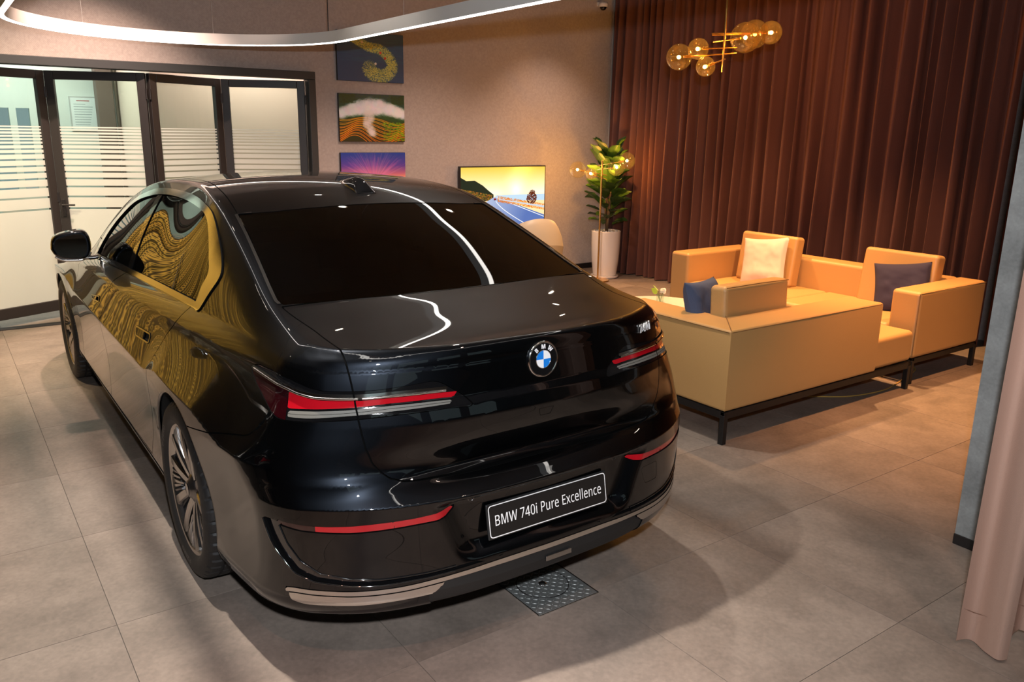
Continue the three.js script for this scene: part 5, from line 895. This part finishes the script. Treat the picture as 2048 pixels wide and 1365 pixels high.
  for (const [x, z] of [[.40, -1.55], [-.40, -1.55], [.40, -.62], [-.40, -.62], [0, -.62]]) {
    const st = cpart('cabin_seat', new RoundedBoxGeometry(x ? .52 : .3, .16, .52, 4, .05), seatMat); st.position.set(x, .52, z);
    const bk = cpart('seat_backrest', new RoundedBoxGeometry(x ? .52 : .3, .62, .16, 4, .06), seatMat, null, st); bk.position.set(0, .32, .27); bk.rotation.x = .28;
    const hd = cpart('headrest', new RoundedBoxGeometry(.26, .16, .09, 4, .04), seatMat, null, st); hd.position.set(0, .66, .38); hd.rotation.x = .2;
  }
  const dash = cpart('dashboard', new RoundedBoxGeometry(1.5, .22, .45, 3, .06), seatMat); dash.position.set(0, .86, -2.40);
  const sw = cpart('steering_wheel', new THREE.TorusGeometry(.18, .018, 10, 40), M.plastic); sw.position.set(-.40, .92, -2.02); sw.rotation.x = -.4;
  const shelf = cpart('parcel_shelf', new RoundedBoxGeometry(1.3, .03, .60, 2, .012), seatMat); shelf.position.set(0, 1.04, .06);
  const bhd = cpart('cabin_floor', new RoundedBoxGeometry(1.5, .05, 2.6, 2, .02), seatMat); bhd.position.set(0, .36, -1.3);
}
{
  // the flank mirrors a second dark car standing alongside
  const c = CAR.clone(); c.name = 'sedan_car_001'; c.position.set(-3.12, 0, -.55); c.userData = { label: 'glossy black sedan without a plate, parked beside the mustard curtain', category: 'car' };
  for (const k of [...c.children]) if (k.name === 'number_plate') c.remove(k);
  scene.add(c);
}
function flip(g) { const i = g.index; if (i) for (let k = 0; k < i.count; k += 3) { const t = i.getX(k); i.setX(k, i.getX(k + 2)); i.setX(k + 2, t); } else { const p = g.attributes; for (const n of Object.keys(p)) { const A = p[n], w = A.itemSize; for (let k = 0; k < A.count; k += 3) for (let c = 0; c < w; c++) { const a = A.array[k * w + c]; A.array[k * w + c] = A.array[(k + 2) * w + c]; A.array[(k + 2) * w + c] = a; } } } g.computeVertexNormals(); }
function makeWheel() {      // axis along +x is the outer face
  const w = new THREE.Group(); w.name = 'wheel';
  // tyre: ring with circumferential grooves and shoulder sipes
  const prof = []; const Rt = .362;
  const add = (x, r, k) => prof.push([x, r, k]);
  add(-.115, .255, 0); add(-.132, .285, 0); add(-.135, .315, 0); add(-.128, .340, 0); add(-.115, .354, 1);
  for (const [x, d] of [[-.10, 1], [-.078, 1], [-.0765, 3], [-.0665, 3], [-.065, 1], [-.032, 1], [-.0305, 3], [-.0195, 3], [-.018, 1], [.018, 1], [.0195, 3], [.0305, 3], [.032, 1], [.065, 1], [.0665, 3], [.0765, 3], [.078, 1], [.10, 1]]) add(x, Rt - .4 * x * x - (d === 3 ? .008 : 0), d);
  add(.115, .354, 1); add(.128, .340, 0); add(.135, .315, 4); add(.1352, .313, 4); add(.133, .285, 4); add(.1315, .281, 0); add(.115, .262, 0); add(.105, .255, 0);
  const n = 288, P = [], U = [], I = [], m = prof.length;
  for (let i = 0; i <= n; i++) { const a = i / n * Math.PI * 2; prof.forEach(([x, r, k], j) => { const sip = k === 1 && Math.abs(x) > .06 && (i % 6 === 0) ? .006 : 0; const rr = r - sip; P.push(x, Math.cos(a) * rr, Math.sin(a) * rr); U.push(1 - i / n, clamp((r - .2805) / (.3155 - .2805))); }); }
  for (let i = 0; i < n; i++) for (let j = 0; j < m - 1; j++) { const a = i * m + j, b = a + m; I.push(a, a + 1, b, a + 1, b + 1, b); }
  const tg = new THREE.BufferGeometry(); tg.setAttribute('position', new THREE.Float32BufferAttribute(P, 3)); tg.setAttribute('uv', new THREE.Float32BufferAttribute(U, 2)); tg.setIndex(I);
  cpart('tyre', toCreasedNormals(tg, .6), M.tyre, 'black tyre', w);
  const lathe = (pts, seg = 72) => { const g = new THREE.LatheGeometry(pts.map(p => new THREE.Vector2(p[0], p[1])), seg); g.rotateZ(-Math.PI / 2); return g; };
  cpart('rim_barrel', lathe([[.252, -.11], [.240, -.10], [.228, -.02], [.232, .06], [.246, .095], [.262, .108], [.268, .112], [.268, .118], [.262, .1195], [.252, .114], [.246, .106], [.240, .098]]), M.rim, 'bright outer rim', w);
  cpart('rim_inner', lathe([[0, .005], [.12, .0], [.2, -.02], [.2285, -.03]], 48), M.rimDark, null, w);
  cpart('brake_disc', lathe([[.07, .012], [.185, .012], [.185, .03], [.07, .03]], 48), M.rimMid, null, w);
  const cal = cpart('brake_caliper', new RoundedBoxGeometry(.05, .16, .09, 3, .015), M.blueCal, 'blue brake caliper', w); cal.position.set(.025, .02, .165);
  const blade = (r0, r1, a0, a1, w0, w1, x0, x1, mat, nm, th = .022) => {
    // tapered spoke between two polar points, crowned outwards
    const p0 = [Math.cos(a0) * r0, Math.sin(a0) * r0], p1 = [Math.cos(a1) * r1, Math.sin(a1) * r1], d = [p1[0] - p0[0], p1[1] - p0[1]], L = Math.hypot(...d), nn = [-d[1] / L, d[0] / L];
    const P = [], I = [], N = 6;
    for (let i = 0; i <= N; i++) { const t = i / N, wd = lerp(w0, w1, t) / 2, cx = p0[0] + d[0] * t, cy = p0[1] + d[1] * t, xo = lerp(x0, x1, t) + .006 * Math.sin(Math.PI * t); const ring = [[-1, xo - .006], [-.72, xo], [.72, xo], [1, xo - .006], [.85, xo - th], [-.85, xo - th]]; for (const [k, x] of ring) P.push(x, cx + nn[0] * wd * k, cy + nn[1] * wd * k); }
    for (let i = 0; i < N; i++) for (let k = 0; k < 6; k++) { const a = i * 6 + k, b = i * 6 + (k + 1) % 6; I.push(a, a + 6, b, b, a + 6, b + 6); }
    I.push(0, 1, 2, 0, 2, 3, 0, 3, 4, 0, 4, 5); const e = N * 6; I.push(e, e + 2, e + 1, e, e + 3, e + 2, e, e + 4, e + 3, e, e + 5, e + 4);
    const g = new THREE.BufferGeometry(); g.setAttribute('position', new THREE.Float32BufferAttribute(P, 3)); g.setIndex(I);
    cpart(nm, toCreasedNormals(g, .4), mat, null, w);
  };
  for (let k = 0; k < 5; k++) {
    const a = k * Math.PI * 2 / 5, D = Math.PI / 180;
    for (const s of [-1, 1]) {
      blade(.046, .258, a + s * 19 * D, a + s * 15.5 * D, .034, .046, .092, .1135, M.rim, 'spoke', .034);
      blade(.070, .250, a + s * 9 * D, a + s * 7.5 * D, .012, .016, .078, .098, M.rimDark, 'spoke', .03);
      blade(.175, .257, a + s * 31 * D, a + s * 30 * D, .010, .017, .101, .112, M.rim, 'spoke', .014);
      blade(.175, .257, a + s * 25.5 * D, a + s * 25 * D, .008, .013, .099, .111, M.rimMid, 'spoke', .012);
    }
    blade(.12, .257, a + Math.PI / 5, a + Math.PI / 5, .010, .020, .100, .112, M.rim, 'spoke', .014);
    blade(.06, .245, a, a, .010, .006, .080, .096, M.rimDark, 'spoke', .02);
  }
  cpart('hub', lathe([[0, .112], [.028, .112], [.033, .109], [.040, .100], [.062, .092], [.066, .06]], 48), M.rimMid, null, w);
  const cap = cpart('hub_cap', lathe([[0, .1155], [.024, .1155], [.027, .113], [.027, .108]], 40), M.gloss, 'hub cap', w);
  return w;
}

scene.traverse(o => { if (o.isMesh) { o.castShadow = o.receiveShadow = true; } });
renderer.render(scene, camera);
